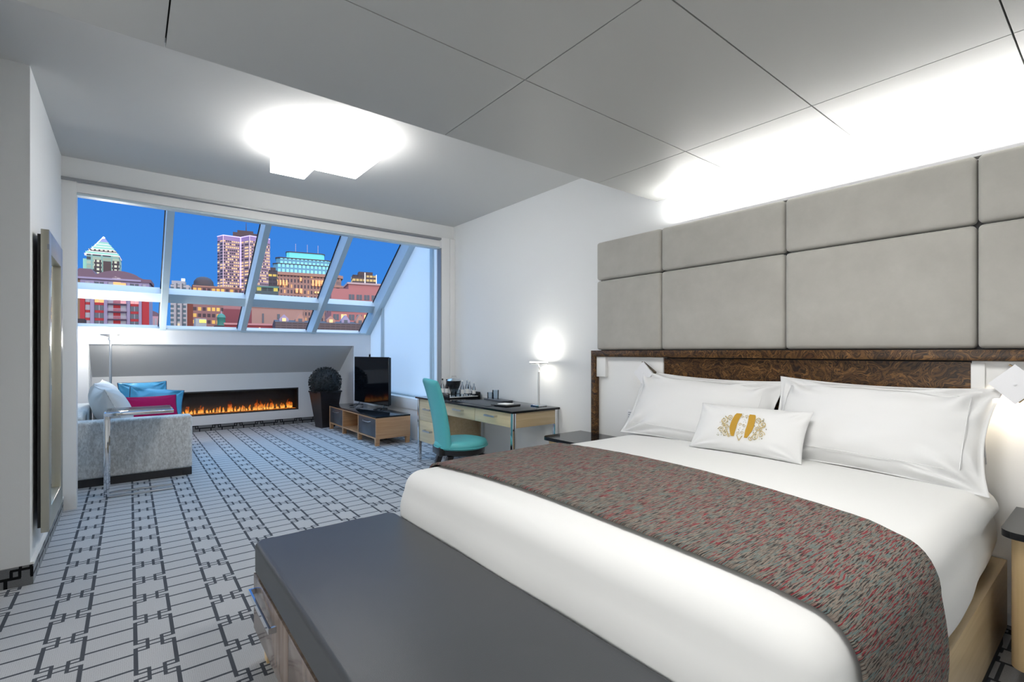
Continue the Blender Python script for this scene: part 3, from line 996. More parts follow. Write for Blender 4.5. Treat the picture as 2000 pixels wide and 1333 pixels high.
# ------------------------------------------------------------------ wall reading lights (tilted white squares)
def reading_light(y, z, label):
    t = empty('reading_light', (3.10, y, z), 0, label, 'wall light', 'square reading lights on the headboard')
    h = 0.084
    bm = bmesh.new()
    prism(bm, [(0, h * 1.03), (h, 0), (0, -h * 1.03), (-h, 0)], 'x', -0.095, -0.083)
    finish('shade_plate', bm, M['white_plas'], t)
    bm = bmesh.new()   # bent rim behind the plate: two bronze edges meeting at the side corner
    for a, b in (((0.02, h * 1.0), (-h - 0.005, 0.01)), ((-h - 0.005, 0.01), (-0.01, -h * 0.95))):
        d = Vector((0, b[0] - a[0], b[1] - a[1])); n = Vector((0, -d.z, d.y)).normalized() * 0.003
        v = [bm.verts.new((x, a[0] + s * n.y, a[1] + s * n.z)) for x in (-0.082, -0.055) for s in (1, -1)]
        w_ = [bm.verts.new((x, b[0] + s * n.y, b[1] + s * n.z)) for x in (-0.082, -0.055) for s in (1, -1)]
        for f in ((0, 1, 3, 2),): bm.faces.new([v[i] for i in f]); bm.faces.new([w_[i] for i in f][::-1])
        for a_, b_ in ((0, 1), (1, 3), (3, 2), (2, 0)): bm.faces.new((v[a_], w_[a_], w_[b_], v[b_]))
    bmesh.ops.recalc_face_normals(bm, faces=bm.faces)
    finish('rim', bm, M['bronze'], t)
    box('arm', -0.083, 0.012, -0.012, 0.012, -0.012, 0.012, M['steel'], t)
    bm = bmesh.new(); lathe(bm, [(0.0, -0.004), (0.006, -0.003), (0.006, 0.0)], 12)
    o = finish('screw_cap', bm, M['white_plas'], t); o.rotation_euler = (0, R(90), 0); o.location = (-0.096, 0, 0)
    return t
reading_light(2.255, 1.138, 'white square reading light half behind the far pillow, above the outlet')
reading_light(0.318, 1.158, 'white square reading light above the near nightstand, right edge of the photo')
area('reading_glow', (3.045, 2.235, 1.10), (0, R(-35), 0), 0.05, 0.10, 0.55, (1, 0.84, 0.62))
area('reading_glow', (3.045, 0.345, 1.10), (0, R(-35), 0), 0.05, 0.10, 0.8, (1, 0.84, 0.62))
# flexible rod of the near light and the outlet by the far pillow
bm = bmesh.new(); tube(bm, [(3.108, 0.425, 0.78), (3.10, 0.432, 0.90), (3.104, 0.43, 1.0)], 0.006)
tag(finish('light_rod', bm, M['steel']), 'thin steel rod on the headboard behind the near pillow', 'rod')
M['rail_grey'] = sm('outlet_slot_grey', (0.45, 0.46, 0.47), 0.5)
ou = empty('wall_outlet', (3.112, 2.42, 0.79), 0, 'white wall outlet on the headboard panel beside the far pillow', 'outlet')
box('cover_plate', -0.012, 0, -0.055, 0.055, -0.055, 0.05, M['white_plas'], ou, bev=0.003)
for k in range(5):
    box('slot', -0.014, -0.011, -0.045, 0.045, -0.045 + k * 0.018, -0.038 + k * 0.018, M['rail_grey'], ou)

# ------------------------------------------------------------------ desk
dk = empty('desk', (3.0, 4.35, 0), 0, 'writing desk with polished black top, pale drawers and chrome legs against the right wall', 'desk')
def DK(name, *a, par=None, **k):
    o = box(name, *a, **k); o.parent = dk; loc_(o, dk.location); return o
DX0, DX1, DY0, DY1 = 2.705, 3.27, 3.44, 5.28
DK('desk_top', DX0 - 0.02, DX1, DY0 - 0.02, DY1 + 0.02, 0.742, 0.762, M['blackstone'], bev=0.002)
DK('apron', DX0 + 0.02, DX1 - 0.01, DY0 + 0.006, DY0 + 0.03, 0.605, 0.742, M['oak_x'], bev=0.001)
DK('carcass', DX0 + 0.03, DX1 - 0.01, DY0 + 0.04, DY1 - 0.02, 0.612, 0.740, M['oak_y'])
DK('pedestal', DX0 + 0.022, DX1 - 0.01, 4.78, DY1 - 0.006, 0.235, 0.742, M['oak_y'], bev=0.002)
def pull(par, y, z, base):
    hm = bmesh.new()
    x = DX0 - 0.002
    bx(hm, x - 0.032, x - 0.024, y - 0.085, y + 0.085, z - 0.012, z + 0.006, 0.001)
    bx(hm, x - 0.024, x + 0.01, y - 0.085, y - 0.078, z - 0.012, z + 0.006)
    bx(hm, x - 0.024, x + 0.01, y + 0.078, y + 0.085, z - 0.012, z + 0.006)
    h = finish('handle', hm, M['steel'], par)
    h.location = (-dk.location[0], -dk.location[1], 0); h.location -= par.location
    # drawers sit at (-desk) offset, so undo it once
    h.location += Vector((dk.location[0], dk.location[1], 0)); h.location = Vector((0, 0, 0)); return h
for y0, y1, z0, z1 in ((3.475, 4.06, 0.61, 0.737), (4.065, 4.64, 0.61, 0.737), (4.79, 5.235, 0.49, 0.737), (4.79, 5.235, 0.24, 0.486)):
    d = DK('drawer', DX0 + 0.006, DX0 + 0.024, y0, y1, z0, z1, M['ivory_wood'], bev=0.0015)
    pull(d, (y0 + y1) / 2, (z0 + z1) / 2 + 0.02, 0)
for x, y in ((DX0, DY0), (DX0, DY1 - 0.035), (DX1 - 0.045, DY0), (DX1 - 0.045, DY1 - 0.035), (DX0 + 0.01, 4.70), (DX1 - 0.045, 4.70)):
    DK('leg', x, x + 0.038, y, y + 0.035, 0.0, 0.742, M['chrome'], bev=0.002)

# things on the desk
TZ = 0.762
# wooden tray with high ends
ty = empty('serving_tray', (3.03, 4.93, TZ), R(-4), 'black lacquer serving tray with raised ends holding bottles at the far end of the desk', 'tray')
box('tray_base', -0.17, 0.21, -0.16, 0.16, 0.0, 0.012, M['black'], ty, bev=0.002)
box('tray_end', -0.19, -0.17, -0.17, 0.17, 0.0, 0.062, M['black'], ty, bev=0.003)
box('tray_end', 0.21, 0.23, -0.17, 0.17, 0.0, 0.062, M['black'], ty, bev=0.003)
box('tray_end', -0.19, 0.23, 0.16, 0.175, 0.0, 0.025, M['black'], ty, bev=0.003)
box('tray_liner', -0.165, 0.205, -0.155, 0.155, 0.012, 0.016, M['paper'], ty)
def at_tray(x, y):
    c, s = math.cos(R(-4)), math.sin(R(-4))
    return (3.03 + c * x - s * y, 4.93 + s * x + c * y, TZ + 0.0165)
def bottle(x, y, h, r, label, cap='bottle_cap', body='glassware', nm='bottle', liquid=None):
    t = empty(nm, at_tray(x, y), 0, label, 'bottle', 'bottles on the desk tray')
    bm = bmesh.new()
    lathe(bm, [(r * 0.9, 0), (r, 0.006), (r, h * 0.5), (r * 0.85, h * 0.6), (r * 0.36, h * 0.74), (r * 0.33, h * 0.92)], 20)
    finish('glass_body', bm, M[body], t, smooth=50)
    bm = bmesh.new(); lathe(bm, [(r * 0.42, h * 0.91), (r * 0.42, h), (0, h)], 16); finish('cap', bm, M[cap], t, smooth=50)
    bm = bmesh.new(); lathe(bm, [(r * 1.01, h * 0.15), (r * 1.01, h * 0.42)], 20, close=False); finish('bottle_label', bm, M['paper'] if liquid is None else liquid, t, smooth=50)
    return t
bottle(-0.12, 0.12, 0.20, 0.022, 'small clear bottle with black cap at the far left corner of the desk tray')
bottle(-0.06, 0.13, 0.19, 0.020, 'dark capped little bottle second from the left on the desk tray', body='planter')
bottle(0.02, -0.11, 0.19, 0.022, 'tall clear bottle in front of the black ice bucket on the desk tray', cap='paper')
bottle(0.09, -0.10, 0.20, 0.022, 'clear water bottle right of the ice bucket on the desk tray', cap='paper')
bottle(0.15, -0.05, 0.175, 0.024, 'pale blue labelled bottle toward the right end of the desk tray', cap='paper', liquid=M['white_plas'])
bottle(0.17, -0.12, 0.16, 0.021, 'rightmost and shortest clear bottle on the desk tray', cap='paper')
ib = empty('ice_bucket', at_tray(-0.005, 0.05), 0, 'glossy black ice bucket with steel lid among the bottles on the desk tray', 'bucket')
bm = bmesh.new(); lathe(bm, [(0.03, 0), (0.035, 0.03), (0.055, 0.08), (0.078, 0.13), (0.085, 0.175), (0.0, 0.175)], 28); finish('bowl', bm, M['black'], ib, smooth=50)
bm = bmesh.new(); lathe(bm, [(0.086, 0.175), (0.07, 0.195), (0.03, 0.207), (0.0, 0.21)], 28); finish('lid', bm, M['steel'], ib, smooth=50)
bm = bmesh.new(); tube(bm, [(-0.03, 0, 0.206), (-0.03, 0, 0.228), (0.03, 0, 0.228), (0.03, 0, 0.206)], 0.005); finish('lid_handle', bm, M['steel'], ib)
def tumbler(loc, r, h, label, cat='glass', nm='drinking_glass', grp='glasses on the desk'):
    bm = bmesh.new()
    lathe(bm, [(0, 0.0), (r * 0.9, 0.0), (r, h), (r * 0.93, h), (r * 0.84, 0.008), (0, 0.008)], 20, close=False)
    o = finish(nm, bm, M['glassware'], smooth=50, loc=loc)
    tag(o, label, cat, grp); return o
tumbler(at_tray(-0.09, -0.10), 0.032, 0.085, 'short glass tumbler at the front left of the desk tray')
tumbler(at_tray(-0.04, -0.12), 0.030, 0.08, 'short glass tumbler at the tray front beside the tall clear bottle')
pd = box('desk_mat', -0.11, 0.21, -0.32, 0.30, 0, 0.004, M['leather'], None, bev=0.001, loc=(2.86, 4.20, TZ + 0.001), rot=(0, 0, R(-3)))
tag(pd, 'large black leather desk mat lying flat on the polished desk top', 'desk mat')
st = empty('coaster_tray', (3.16, 4.33, TZ), R(-2), 'slim dark coaster tray against the wall holding two upturned glasses', 'tray')
box('tray_plate', -0.06, 0.08, -0.22, 0.14, 0, 0.014, M['slate'], st, bev=0.003)
tumbler((3.165, 4.33, TZ + 0.0145), 0.036, 0.10, 'taller clear tumbler on the slim tray by the wall, right one', grp='glasses on the desk')
tumbler((3.155, 4.42, TZ + 0.0145), 0.032, 0.07, 'shorter clear tumbler on the slim tray by the wall, left one', grp='glasses on the desk')
dh = empty('stationery_dish', (2.93, 3.84, TZ), R(8), 'small square black dish with a white notepad on the desk', 'dish')
bm = bmesh.new(); bx(bm, -0.10, 0.10, -0.11, 0.11, 0, 0.018, 0.004); finish('dish', bm, M['black'], dh, smooth=40)
np_ = box('notepad', -0.055, 0.055, -0.06, 0.06, 0, 0.004, M['paper'], None, loc=(2.93, 3.84, TZ + 0.0185), rot=(0, 0, R(14)))
tag(np_, 'small white notepad lying in the black dish on the desk', 'notepad')

# desk lamp
dl = empty('desk_lamp', (3.155, 3.60, TZ), 0, 'steel desk lamp with flat lit disc head on the near end of the desk', 'lamp')
box('base', -0.055, 0.055, -0.06, 0.06, 0, 0.018, M['chrome'], dl, bev=0.003)
bm = bmesh.new(); tube(bm, [(0, 0, 0.018), (0, 0, 0.34)], 0.010, 16); tube(bm, [(0, 0, 0.335), (0.012, 0, 0.36), (-0.004, -0.01, 0.385), (0, 0, 0.415)], 0.005, 8)
finish('pole', bm, M['steel'], dl, smooth=50)
bm = bmesh.new(); lathe(bm, [(0, 0.415), (0.085, 0.415), (0.09, 0.420), (0.09, 0.430), (0.085, 0.436), (0, 0.436)], 36); o = finish('disc_head', bm, M['steel'], dl, smooth=30); 
bm = bmesh.new(); lathe(bm, [(0, 0.4362), (0.091, 0.428), (0.088, 0.4385), (0, 0.4385)], 36); finish('lit_face', bm, M['disc_on'], dl)
bm = bmesh.new(); lathe(bm, [(0, 0.4145), (0.082, 0.4145), (0.082, 0.414), (0, 0.414)], 36); finish('lit_face', bm, M['disc_on'], dl)
for o in dl.children:
    if o.name.startswith(('disc_head', 'lit_face')): o.location = (-0.0, 0.0, 0)
area('desk_lamp_up', (3.155, 3.60, TZ + 0.44), (R(180), 0, 0), 0.15, 0.15, 2.3, (1, 0.96, 0.86), 'DISK')
area('desk_lamp_down', (3.155, 3.60, TZ + 0.412), (0, 0, 0), 0.15, 0.15, 0.7, (1, 0.95, 0.84), 'DISK')

# ------------------------------------------------------------------ turquoise chair
ch = empty('desk_chair', (2.46, 3.92, 0), R(-13), 'turquoise leather chair with tall back and round seat in front of the desk', 'chair')
bm = bmesh.new()
lathe(bm, [(0, 0.405), (0.228, 0.405), (0.246, 0.42), (0.250, 0.445), (0.236, 0.472), (0.18, 0.485), (0, 0.49)], 48)
finish('seat', bm, M['turq'], ch, smooth=60)
bm = bmesh.new(); tube(bm, [(0.252 * math.cos(a), 0.252 * math.sin(a), 0.425) for a in [2 * PI * k / 48 for k in range(49)]], 0.005, 6)
finish('seat_piping', bm, M['turq'], ch, smooth=True)
bm = bmesh.new(); lathe(bm, [(0, 0.345), (0.19, 0.345), (0.222, 0.36), (0.226, 0.404), (0, 0.404)], 48)
finish('seat_base', bm, M['iron'], ch, smooth=40)
# back: curved slab leaning away from the desk
def back_pt(s, t, side):
    # s across -1..1, t height 0..1
    z = 0.43 + 0.61 * t
    x = -0.20 - 0.055 * t - 0.075 * t ** 2.2 + 0.035 * (abs(s) ** 2)          # wraps forward at the sides
    y = s * (0.185 + 0.045 * t) 
    th = 0.034 * (1 - 0.35 * abs(s) ** 4) * (1 - 0.25 * t)
    ed = min(1, (1 - abs(s)) * 14) ** 0.5
    et = min(1, (1 - t) * 22) ** 0.5
    k = th * max(0.12, ed * et)
    z += 0.015 * (1 - s * s) * t
    return Vector((x + side * k, y, z))
bm = bmesh.new()
n = 28
G = {}
for side in (1, -1):
    for i in range(n + 1):
        for j in range(n + 1):
            G[side, i, j] = bm.verts.new(back_pt(-math.cos(PI * i / n), (1 - math.cos(PI * j / n)) / 2, side))
for side in (1, -1):
    for i in range(n):
        for j in range(n):
            bm.faces.new([G[side, a, b] for a, b in ((i, j), (i + 1, j), (i + 1, j + 1), (i, j + 1))])
for i in range(n):
    for j in (0, n):
        bm.faces.new([G[1, i, j], G[-1, i, j], G[-1, i + 1, j], G[1, i + 1, j]])
        bm.faces.new([G[1, j, i], G[-1, j, i], G[-1, j, i + 1], G[1, j, i + 1]])
bmesh.ops.recalc_face_normals(bm, faces=bm.faces)
finish('backrest', bm, M['turq'], ch, smooth=60)
bm = bmesh.new(); bx(bm, -0.245, -0.16, -0.11, 0.11, 0.35, 0.43, 0.01); finish('back_bracket', bm, M['iron'], ch, smooth=40)
for sx, sy in ((1, 1), (1, -1), (-1, 1), (-1, -1)):
    bm = bmesh.new()
    top = Vector((sx * 0.15, sy * 0.14, 0.35)); bot = Vector((sx * (0.17 if sx > 0 else 0.235), sy * 0.155, 0.0))
    for (c, h) in ((top, 0.026), (bot, 0.015)):
        pass
    v = []
    for c, h in ((top, 0.028), ((top + bot) / 2 + Vector((0.012 * sx, 0, 0)), 0.021), (bot, 0.014)):
        v.append([bm.verts.new(c + Vector((a * h, b * h, 0))) for a, b in ((-1, -1), (1, -1), (1, 1), (-1, 1))])
    bm.faces.new(v[0]); bm.faces.new(v[-1][::-1])
    for A, B in zip(v, v[1:]):
        for k in range(4):
            bm.faces.new((A[k], A[(k + 1) % 4], B[(k + 1) % 4], B[k]))
    bmesh.ops.recalc_face_normals(bm, faces=bm.faces)
    bmesh.ops.bevel(bm, geom=list(bm.edges), offset=0.003, segments=2, affect='EDGES')
    finish('leg', bm, M['iron'], ch, smooth=40)

# ------------------------------------------------------------------ media cabinet and television
mc = empty('media_cabinet', (2.90, 7.38, 0), 0, 'low wooden media cabinet with dark glossy top under the television', 'cabinet')
CX0, CX1, CY0, CY1 = -0.25, 0.26, -0.99, 0.99
Z0, Z1 = 0.095, 0.385
box('top', CX0 - 0.004, CX1, CY0 - 0.004, CY1 + 0.004, Z1, Z1 + 0.02, M['blackstone'], mc, bev=0.002)
box('end_panel', CX0, CX1, CY0, CY0 + 0.022, Z0, Z1, M['maple'], mc, bev=0.001)
box('end_panel', CX0, CX1, CY1 - 0.022, CY1, Z0, Z1, M['maple'], mc, bev=0.001)
box('bottom_panel', CX0, CX1, CY0 + 0.022, CY1 - 0.022, Z0, Z0 + 0.02, M['maple'], mc)
box('top_panel', CX0 + 0.001, CX1, CY0 + 0.022, CY1 - 0.022, Z1 - 0.018, Z1, M['maple'], mc)
box('back_panel', CX1 - 0.012, CX1, CY0 + 0.022, CY1 - 0.022, Z0 + 0.02, Z1 - 0.018, M['maple'], mc)
for y in (-0.32, 0.34):
    box('divider', CX0, CX1 - 0.012, y - 0.01, y + 0.01, Z0 + 0.02, Z1 - 0.018, M['maple'], mc)
for y0, y1 in ((CY0 + 0.025, -0.333), (0.353, CY1 - 0.025)):
    d = box('drawer', CX0 + 0.004, CX0 + 0.024, y0, y1, Z0 + 0.023, Z1 - 0.02, M['slate'], mc, bev=0.001)
    bm = bmesh.new(); yc = (y0 + y1) / 2
    tube(bm, [(CX0 + 0.002, yc - 0.14, Z1 - 0.065), (CX0 - 0.02, yc - 0.10, Z1 - 0.073), (CX0 - 0.022, yc, Z1 - 0.076), (CX0 - 0.02, yc + 0.10, Z1 - 0.073), (CX0 + 0.002, yc + 0.14, Z1 - 0.065)], 0.006, 8)
    finish('handle', bm, M['steel'], d, smooth=50)
for x in (CX0 + 0.0, CX1 - 0.06):
    for y in (CY0, -0.35, 0.31, CY1 - 0.06):
        bm = bmesh.new()
        prism(bm, [(y + 0.012, 0), (y + 0.045, 0), (y + 0.06, Z0), (y, Z0)], 'x', x, x + 0.055)
        finish('leg', bm, M['maple'], mc)
TA = math.atan2(3.075 - 2.963, 8.06 - 6.94)
tv = empty('television', (3.02, 7.50, 0.4065), TA, 'flat television on two angular feet on the low cabinet, reflecting the fire', 'television')
M['tv_screen'] = sm('tv_screen', (0.003, 0.004, 0.006), 0.06, spec=0.22)
box('rear_shell', 0.012, 0.045, -0.56, 0.56, 0.075, 0.80, M['black'], tv, bev=0.006)
box('bezel', 0.0, 0.014, -0.563, 0.563, 0.065, 0.808, M['black'], tv, bev=0.002)
box('screen', -0.002, 0.001, -0.553, 0.553, 0.080, 0.799, M['tv_screen'], tv)
for s in (-1, 1):
    bm = bmesh.new()
    y = s * 0.40
    tube(bm, [(0.02, y, 0.09), (-0.02, y - 0.03, 0.03), (-0.11, y - 0.10, 0.008), (-0.13, y + 0.06, 0.008), (-0.02, y + 0.06, 0.02), (0.10, y + 0.05, 0.008)], 0.0075, 6)
    finish('foot', bm, M['black'], tv)

# ------------------------------------------------------------------ boxwood ball planter
pl = empty('potted_topiary', (2.66, 8.62, 0), R(12), 'dark clipped boxwood ball in a tall tapered black planter by the fireplace', 'plant')
bm = bmesh.new()
def sq_ring(h, z): return [bm.verts.new((a * h, b * h, z)) for a, b in ((-1, -1), (1, -1), (1, 1), (-1, 1))]
A = [sq_ring(0.115, 0), sq_ring(0.19, 0.60), sq_ring(0.20, 0.60), sq_ring(0.20, 0.625), sq_ring(0.18, 0.625), sq_ring(0.175, 0.58)]
bm.faces.new(A[0][::-1]); bm.faces.new(A[-1])
for P_, Q_ in zip(A, A[1:]):
    for k in range(4): bm.faces.new((P_[k], P_[(k + 1) % 4], Q_[(k + 1) % 4], Q_[k]))
bmesh.ops.recalc_face_normals(bm, faces=bm.faces)
finish('planter', bm, M['planter'], pl)
bm = bmesh.new()
bmesh.ops.create_icosphere(bm, subdivisions=4, radius=0.235, matrix=Matrix.Translation((0, 0, 0.765)))
random.seed(11)
for k in range(2600):
    z = random.uniform(-1, 1); a = random.uniform(0, 2 * PI); r = math.sqrt(1 - z * z)
    nrm = Vector((r * math.cos(a), r * math.sin(a), z))
    if nrm.z < -0.75: continue
    c = Vector((0, 0, 0.765)) + nrm * random.uniform(0.232, 0.262)
    t1 = nrm.orthogonal().normalized(); t1.rotate(Matrix.Rotation(random.uniform(0, 6.3), 3, nrm)); 
    t2 = (nrm * random.uniform(0.3, 1.2) + nrm.cross(t1) * random.uniform(-1, 1)).normalized()
    L_ = random.uniform(0.016, 0.028); W_ = 0.010
    vs = [bm.verts.new(c - t1 * 0), bm.verts.new(c + t2 * L_ * 0.5 + t1 * W_), bm.verts.new(c + t2 * L_), bm.verts.new(c + t2 * L_ * 0.5 - t1 * W_)]
    bm.faces.new(vs)
finish('foliage', bm, M['foliage'], pl)

# ------------------------------------------------------------------ sofa
so = empty('sofa', (0.0, 7.2, 0), 0, 'silver grey chenille sofa with block arms along the left side of the bay', 'sofa')
def SO(name, x0, x1, y0, y1, z0, z1, mat, b=0.03, par=None, seg=4):
    return box(name, x0, x1, y0, y1, z0, z1, mat, par or so, bev=b, seg=seg, smooth=40)
SO('arm', -0.60, 0.525, -1.05, -0.85, 0.075, 0.628, M['sofa'])
SO('arm', -0.60, 0.525, 0.85, 1.05, 0.075, 0.628, M['sofa'])
SO('back', -0.60, -0.36, -0.85, 0.85, 0.075, 0.66, M['sofa'])
SO('base', -0.55, 0.48, -0.86, 0.86, 0.075, 0.30, M['sofa'])
for y0, y1 in ((-0.85, 0.0), (0.0, 0.85)):
    SO('seat_cushion', -0.34, 0.50, y0 + 0.004, y1 - 0.004, 0.30, 0.45, M['sofa_light'], 0.045)
box('plinth', -0.55, 0.46, -1.03, 1.03, 0.0, 0.075, M['blackmat'], so)
for x, y in ((0.44, -1.04), (0.44, 0.95), (-0.58, -1.04), (-0.58, 0.95)):
    box('foot', x, x + 0.08, y, y + 0.09, 0.0, 0.078, M['blackmat'], so, bev=0.003)
def cushion(name, c, w, h, t, tilt, yaw, mat, label, cat='cushion', seed=1, piping=None, grp=None, face='X', wr=0.006, roll=0.0):
    bm = pillow_bm(w, h, t, 2.2, 0.05, seed, n=32, wr=wr)
    o = finish(name, bm, mat, smooth=True)
    # width along Y, leaning back toward -X, face toward +X
    u = Vector((0, 1, 0)); v = Vector((-math.cos(tilt), 0, math.sin(tilt))); w_ = u.cross(v)
    m = Matrix((u, v, w_)).transposed().to_4x4()
    o.matrix_world = Matrix.Translation(c) @ Matrix.Rotation(yaw, 4, 'Z') @ m @ Matrix.Rotation(roll, 4, 'Z')
    if piping:
        pb = bmesh.new()
        pts = []
        N_ = 24
        for a, b, da, db in ((-1, -1, 2, 0), (1, -1, 0, 2), (1, 1, -2, 0), (-1, 1, 0, -2)):
            for k in range(N_):
                A_, B_ = a + da * k / N_, b + db * k / N_
                pts.append((A_ * w / 2 * (1 - 0.05 * (1 - abs(B_) ** 2) * abs(A_) ** 2), B_ * h / 2 * (1 - 0.06 * (1 - abs(A_) ** 2) * abs(B_) ** 2), 0))
        pts.append(pts[0])
        tube(pb, pts, 0.005, 6)
        finish('piping', pb, piping, o, smooth=True)
    tag(o, label, cat, grp)
    return o
cushion('back_cushion', (-0.15, 6.74, 0.69), 0.80, 0.50, 0.30, R(66), R(8), M['sofa_light'], 'plump pale grey back cushion nearest the camera on the sofa', seed=2, piping=M['sofa'], grp='grey sofa back cushions')
cushion('back_cushion', (-0.215, 7.62, 0.70), 0.82, 0.50, 0.30, R(72), R(-3), M['sofa_light'], 'plump pale grey back cushion at the far end of the sofa', seed=5, piping=M['sofa'], grp='grey sofa back cushions')
cushion('throw_cushion', (0.15, 7.93, 0.69), 0.52, 0.46, 0.16, R(66), R(-80), M['blue_sat'], 'teal blue satin cushion leaning on the far sofa arm, rearmost', seed=3, piping=M['navy'], wr=0.014)
cushion('throw_cushion', (0.26, 7.50, 0.645), 0.56, 0.44, 0.17, R(58), R(-84), M['blue_sat'], 'teal blue satin cushion just behind the magenta one on the sofa', seed=8, piping=M['navy'], wr=0.018, roll=R(-9))
cushion('throw_cushion', (0.20, 7.08, 0.615), 0.52, 0.36, 0.15, R(62), R(-82), M['magenta'], 'magenta velvet cushion in front of the blue cushions on the sofa', seed=6, piping=M['navy'], wr=0.004)

# chrome C-shaped side table over the sofa arm
ct = empty('side_table', (0.07, 5.85, 0), 0, 'chrome side table with slim top reaching over the sofa arm', 'side table')
box('table_top', -0.25, 0.26, -0.245, 0.25, 0.722, 0.752, M['chrome'], ct, bev=0.003)
box('glass_inlay', -0.235, 0.245, -0.23, 0.235, 0.7525, 0.754, M['fire_glass'], ct)
for y in (-0.245, 0.212):
    box('leg', -0.25, -0.215, y, y + 0.038, 0.0, 0.722, M['chrome'], ct, bev=0.002)
    box('base_bar', -0.215, 0.26, y if y < 0 else y - 0.29, (y if y < 0 else y - 0.29) + 0.038, 0.0, 0.012, M['steel'], ct, bev=0.002)

# floor lamp behind the sofa
fl = empty('floor_lamp', (-0.20, 8.40, 0), 0, 'slim steel uplighter floor lamp behind the sofa', 'lamp')
bm = bmesh.new(); lathe(bm, [(0, 0), (0.12, 0), (0.12, 0.015), (0.02, 0.022), (0, 0.022)], 28); finish('base', bm, M['steel'], fl, smooth=40)
bm = bmesh.new(); tube(bm, [(0, 0, 0.02), (0, 0, 1.44)], 0.015, 14); finish('pole', bm, M['steel'], fl, smooth=50)
bm = bmesh.new(); lathe(bm, [(0.012, 1.43), (0.03, 1.46), (0.022, 1.49), (0.10, 1.515), (0.105, 1.53), (0.098, 1.53), (0.0, 1.505)], 28); finish('shade', bm, M['steel'], fl, smooth=50)
bm = bmesh.new(); lathe(bm, [(0, 1.522), (0.09, 1.522), (0.09, 1.526), (0, 1.526)], 28); finish('bulb', bm, M['disc_on'], fl)
area('floor_lamp_up', (-0.20, 8.40, 1.535), (R(180), 0, 0), 0.18, 0.18, 20, (1, 0.96, 0.90), 'DISK')
pt = bpy.data.lights.new('floor_lamp_side', 'POINT'); pt.energy = 27; pt.color = (1, 0.96, 0.9); pt.shadow_soft_size = 0.06
po_ = bpy.data.objects.new('floor_lamp_side', pt); COL.objects.link(po_); po_.location = (-0.14, 8.30, 1.47)

# ------------------------------------------------------------------ mirror on the left wall
mi = empty('wall_mirror', (XL, 4.25, 0), 0, 'tall mirror in a thick champagne metal frame on the left wall', 'mirror')
M['mirror'] = sm('mirror_glass', (0.9, 0.92, 0.92), 0.0, 1.0)
m0, m1, mz0, mz1 = -0.355, 0.375, 0.25, 2.01
D0, D1 = 0.034, 0.070
box('frame_bar', D0, D1, m0, m0 + 0.10, mz0, mz1, M['champ'], mi, bev=0.002)
box('frame_bar', D0, D1, m1 - 0.10, m1, mz0, mz1, M['champ'], mi, bev=0.002)
box('frame_bar', D0, D1, m0 + 0.10, m1 - 0.10, mz1 - 0.13, mz1, M['champ'], mi, bev=0.002)
box('frame_bar', D0, D1, m0 + 0.10, m1 - 0.10, mz0, mz0 + 0.13, M['champ'], mi, bev=0.002)
box('corner_clip', D0 + 0.028, D1 + 0.001, m0 - 0.001, m0 + 0.02, mz1 - 0.115, mz1 - 0.085, M['track'], mi)
box('mirror_glass', D0, D0 + 0.012, m0 + 0.10, m1 - 0.10, mz0 + 0.13, mz1 - 0.13, M['mirror'], mi)
box('wall_bracket', 0.0, 0.020, -0.08, 0.08, 1.55, 1.62, M['track'], mi)
box('gap_shade', 0.020, D0, m0 + 0.004, m1 - 0.03, mz0 + 0.03, mz1 - 0.03, M['void'], mi)  # near-black sheet standing in for the shade between frame and wall

# ------------------------------------------------------------------ ceiling light of two offset boxes
cf = empty('ceiling_lamp', (1.15, 3.85, CZ), 0, 'ceiling lamp of two overlapping white glowing boxes near the bay', 'lamp')
box('light_box', -0.27, -0.012, -0.28, 0.39, -0.175, -0.03, M['lamp_on'], cf, bev=0.003)
box('light_box', -0.008, 0.32, -0.50, 0.12, -0.175, -0.03, M['lamp_on'], cf, bev=0.003)
box('ceiling_mount', -0.10, 0.14, -0.2, 0.1, -0.03, 0.0, M['frame_white'], cf)

# ------------------------------------------------------------------ linear fireplace
fp = empty('fireplace', ((FX0 + FX1) / 2, 9.356, 0.253), 0, 'long black linear fireplace with orange flames set into the white wall', 'fireplace')
w2 = (FX1 - FX0) / 2 - 0.001; hh = FZ1 - FZ0 - 0.002
def fbx(name, x0, x1, y0, y1, z0, z1, mat, **k): return box(name, x0, x1, y0, y1, z0, z1, mat, fp, **k)
fbx('inner_panel', -w2, w2, 0.18, 0.20, 0, hh, M['blackmat'])
fbx('inner_panel', -w2, w2, -0.005, 0.20, -0.0, 0.02, M['blackmat'])
fbx('inner_panel', -w2, w2, -0.005, 0.20, hh - 0.02, hh, M['blackmat'])
fbx('inner_panel', -w2, -w2 + 0.02, -0.005, 0.20, 0, hh, M['blackmat'])
fbx('inner_panel', w2 - 0.02, w2, -0.005, 0.20, 0, hh, M['blackmat'])
fbx('glass_front', -w2 + 0.02, w2 - 0.02, 0.0, 0.004, 0.02, hh - 0.02, M['fire_glass'])
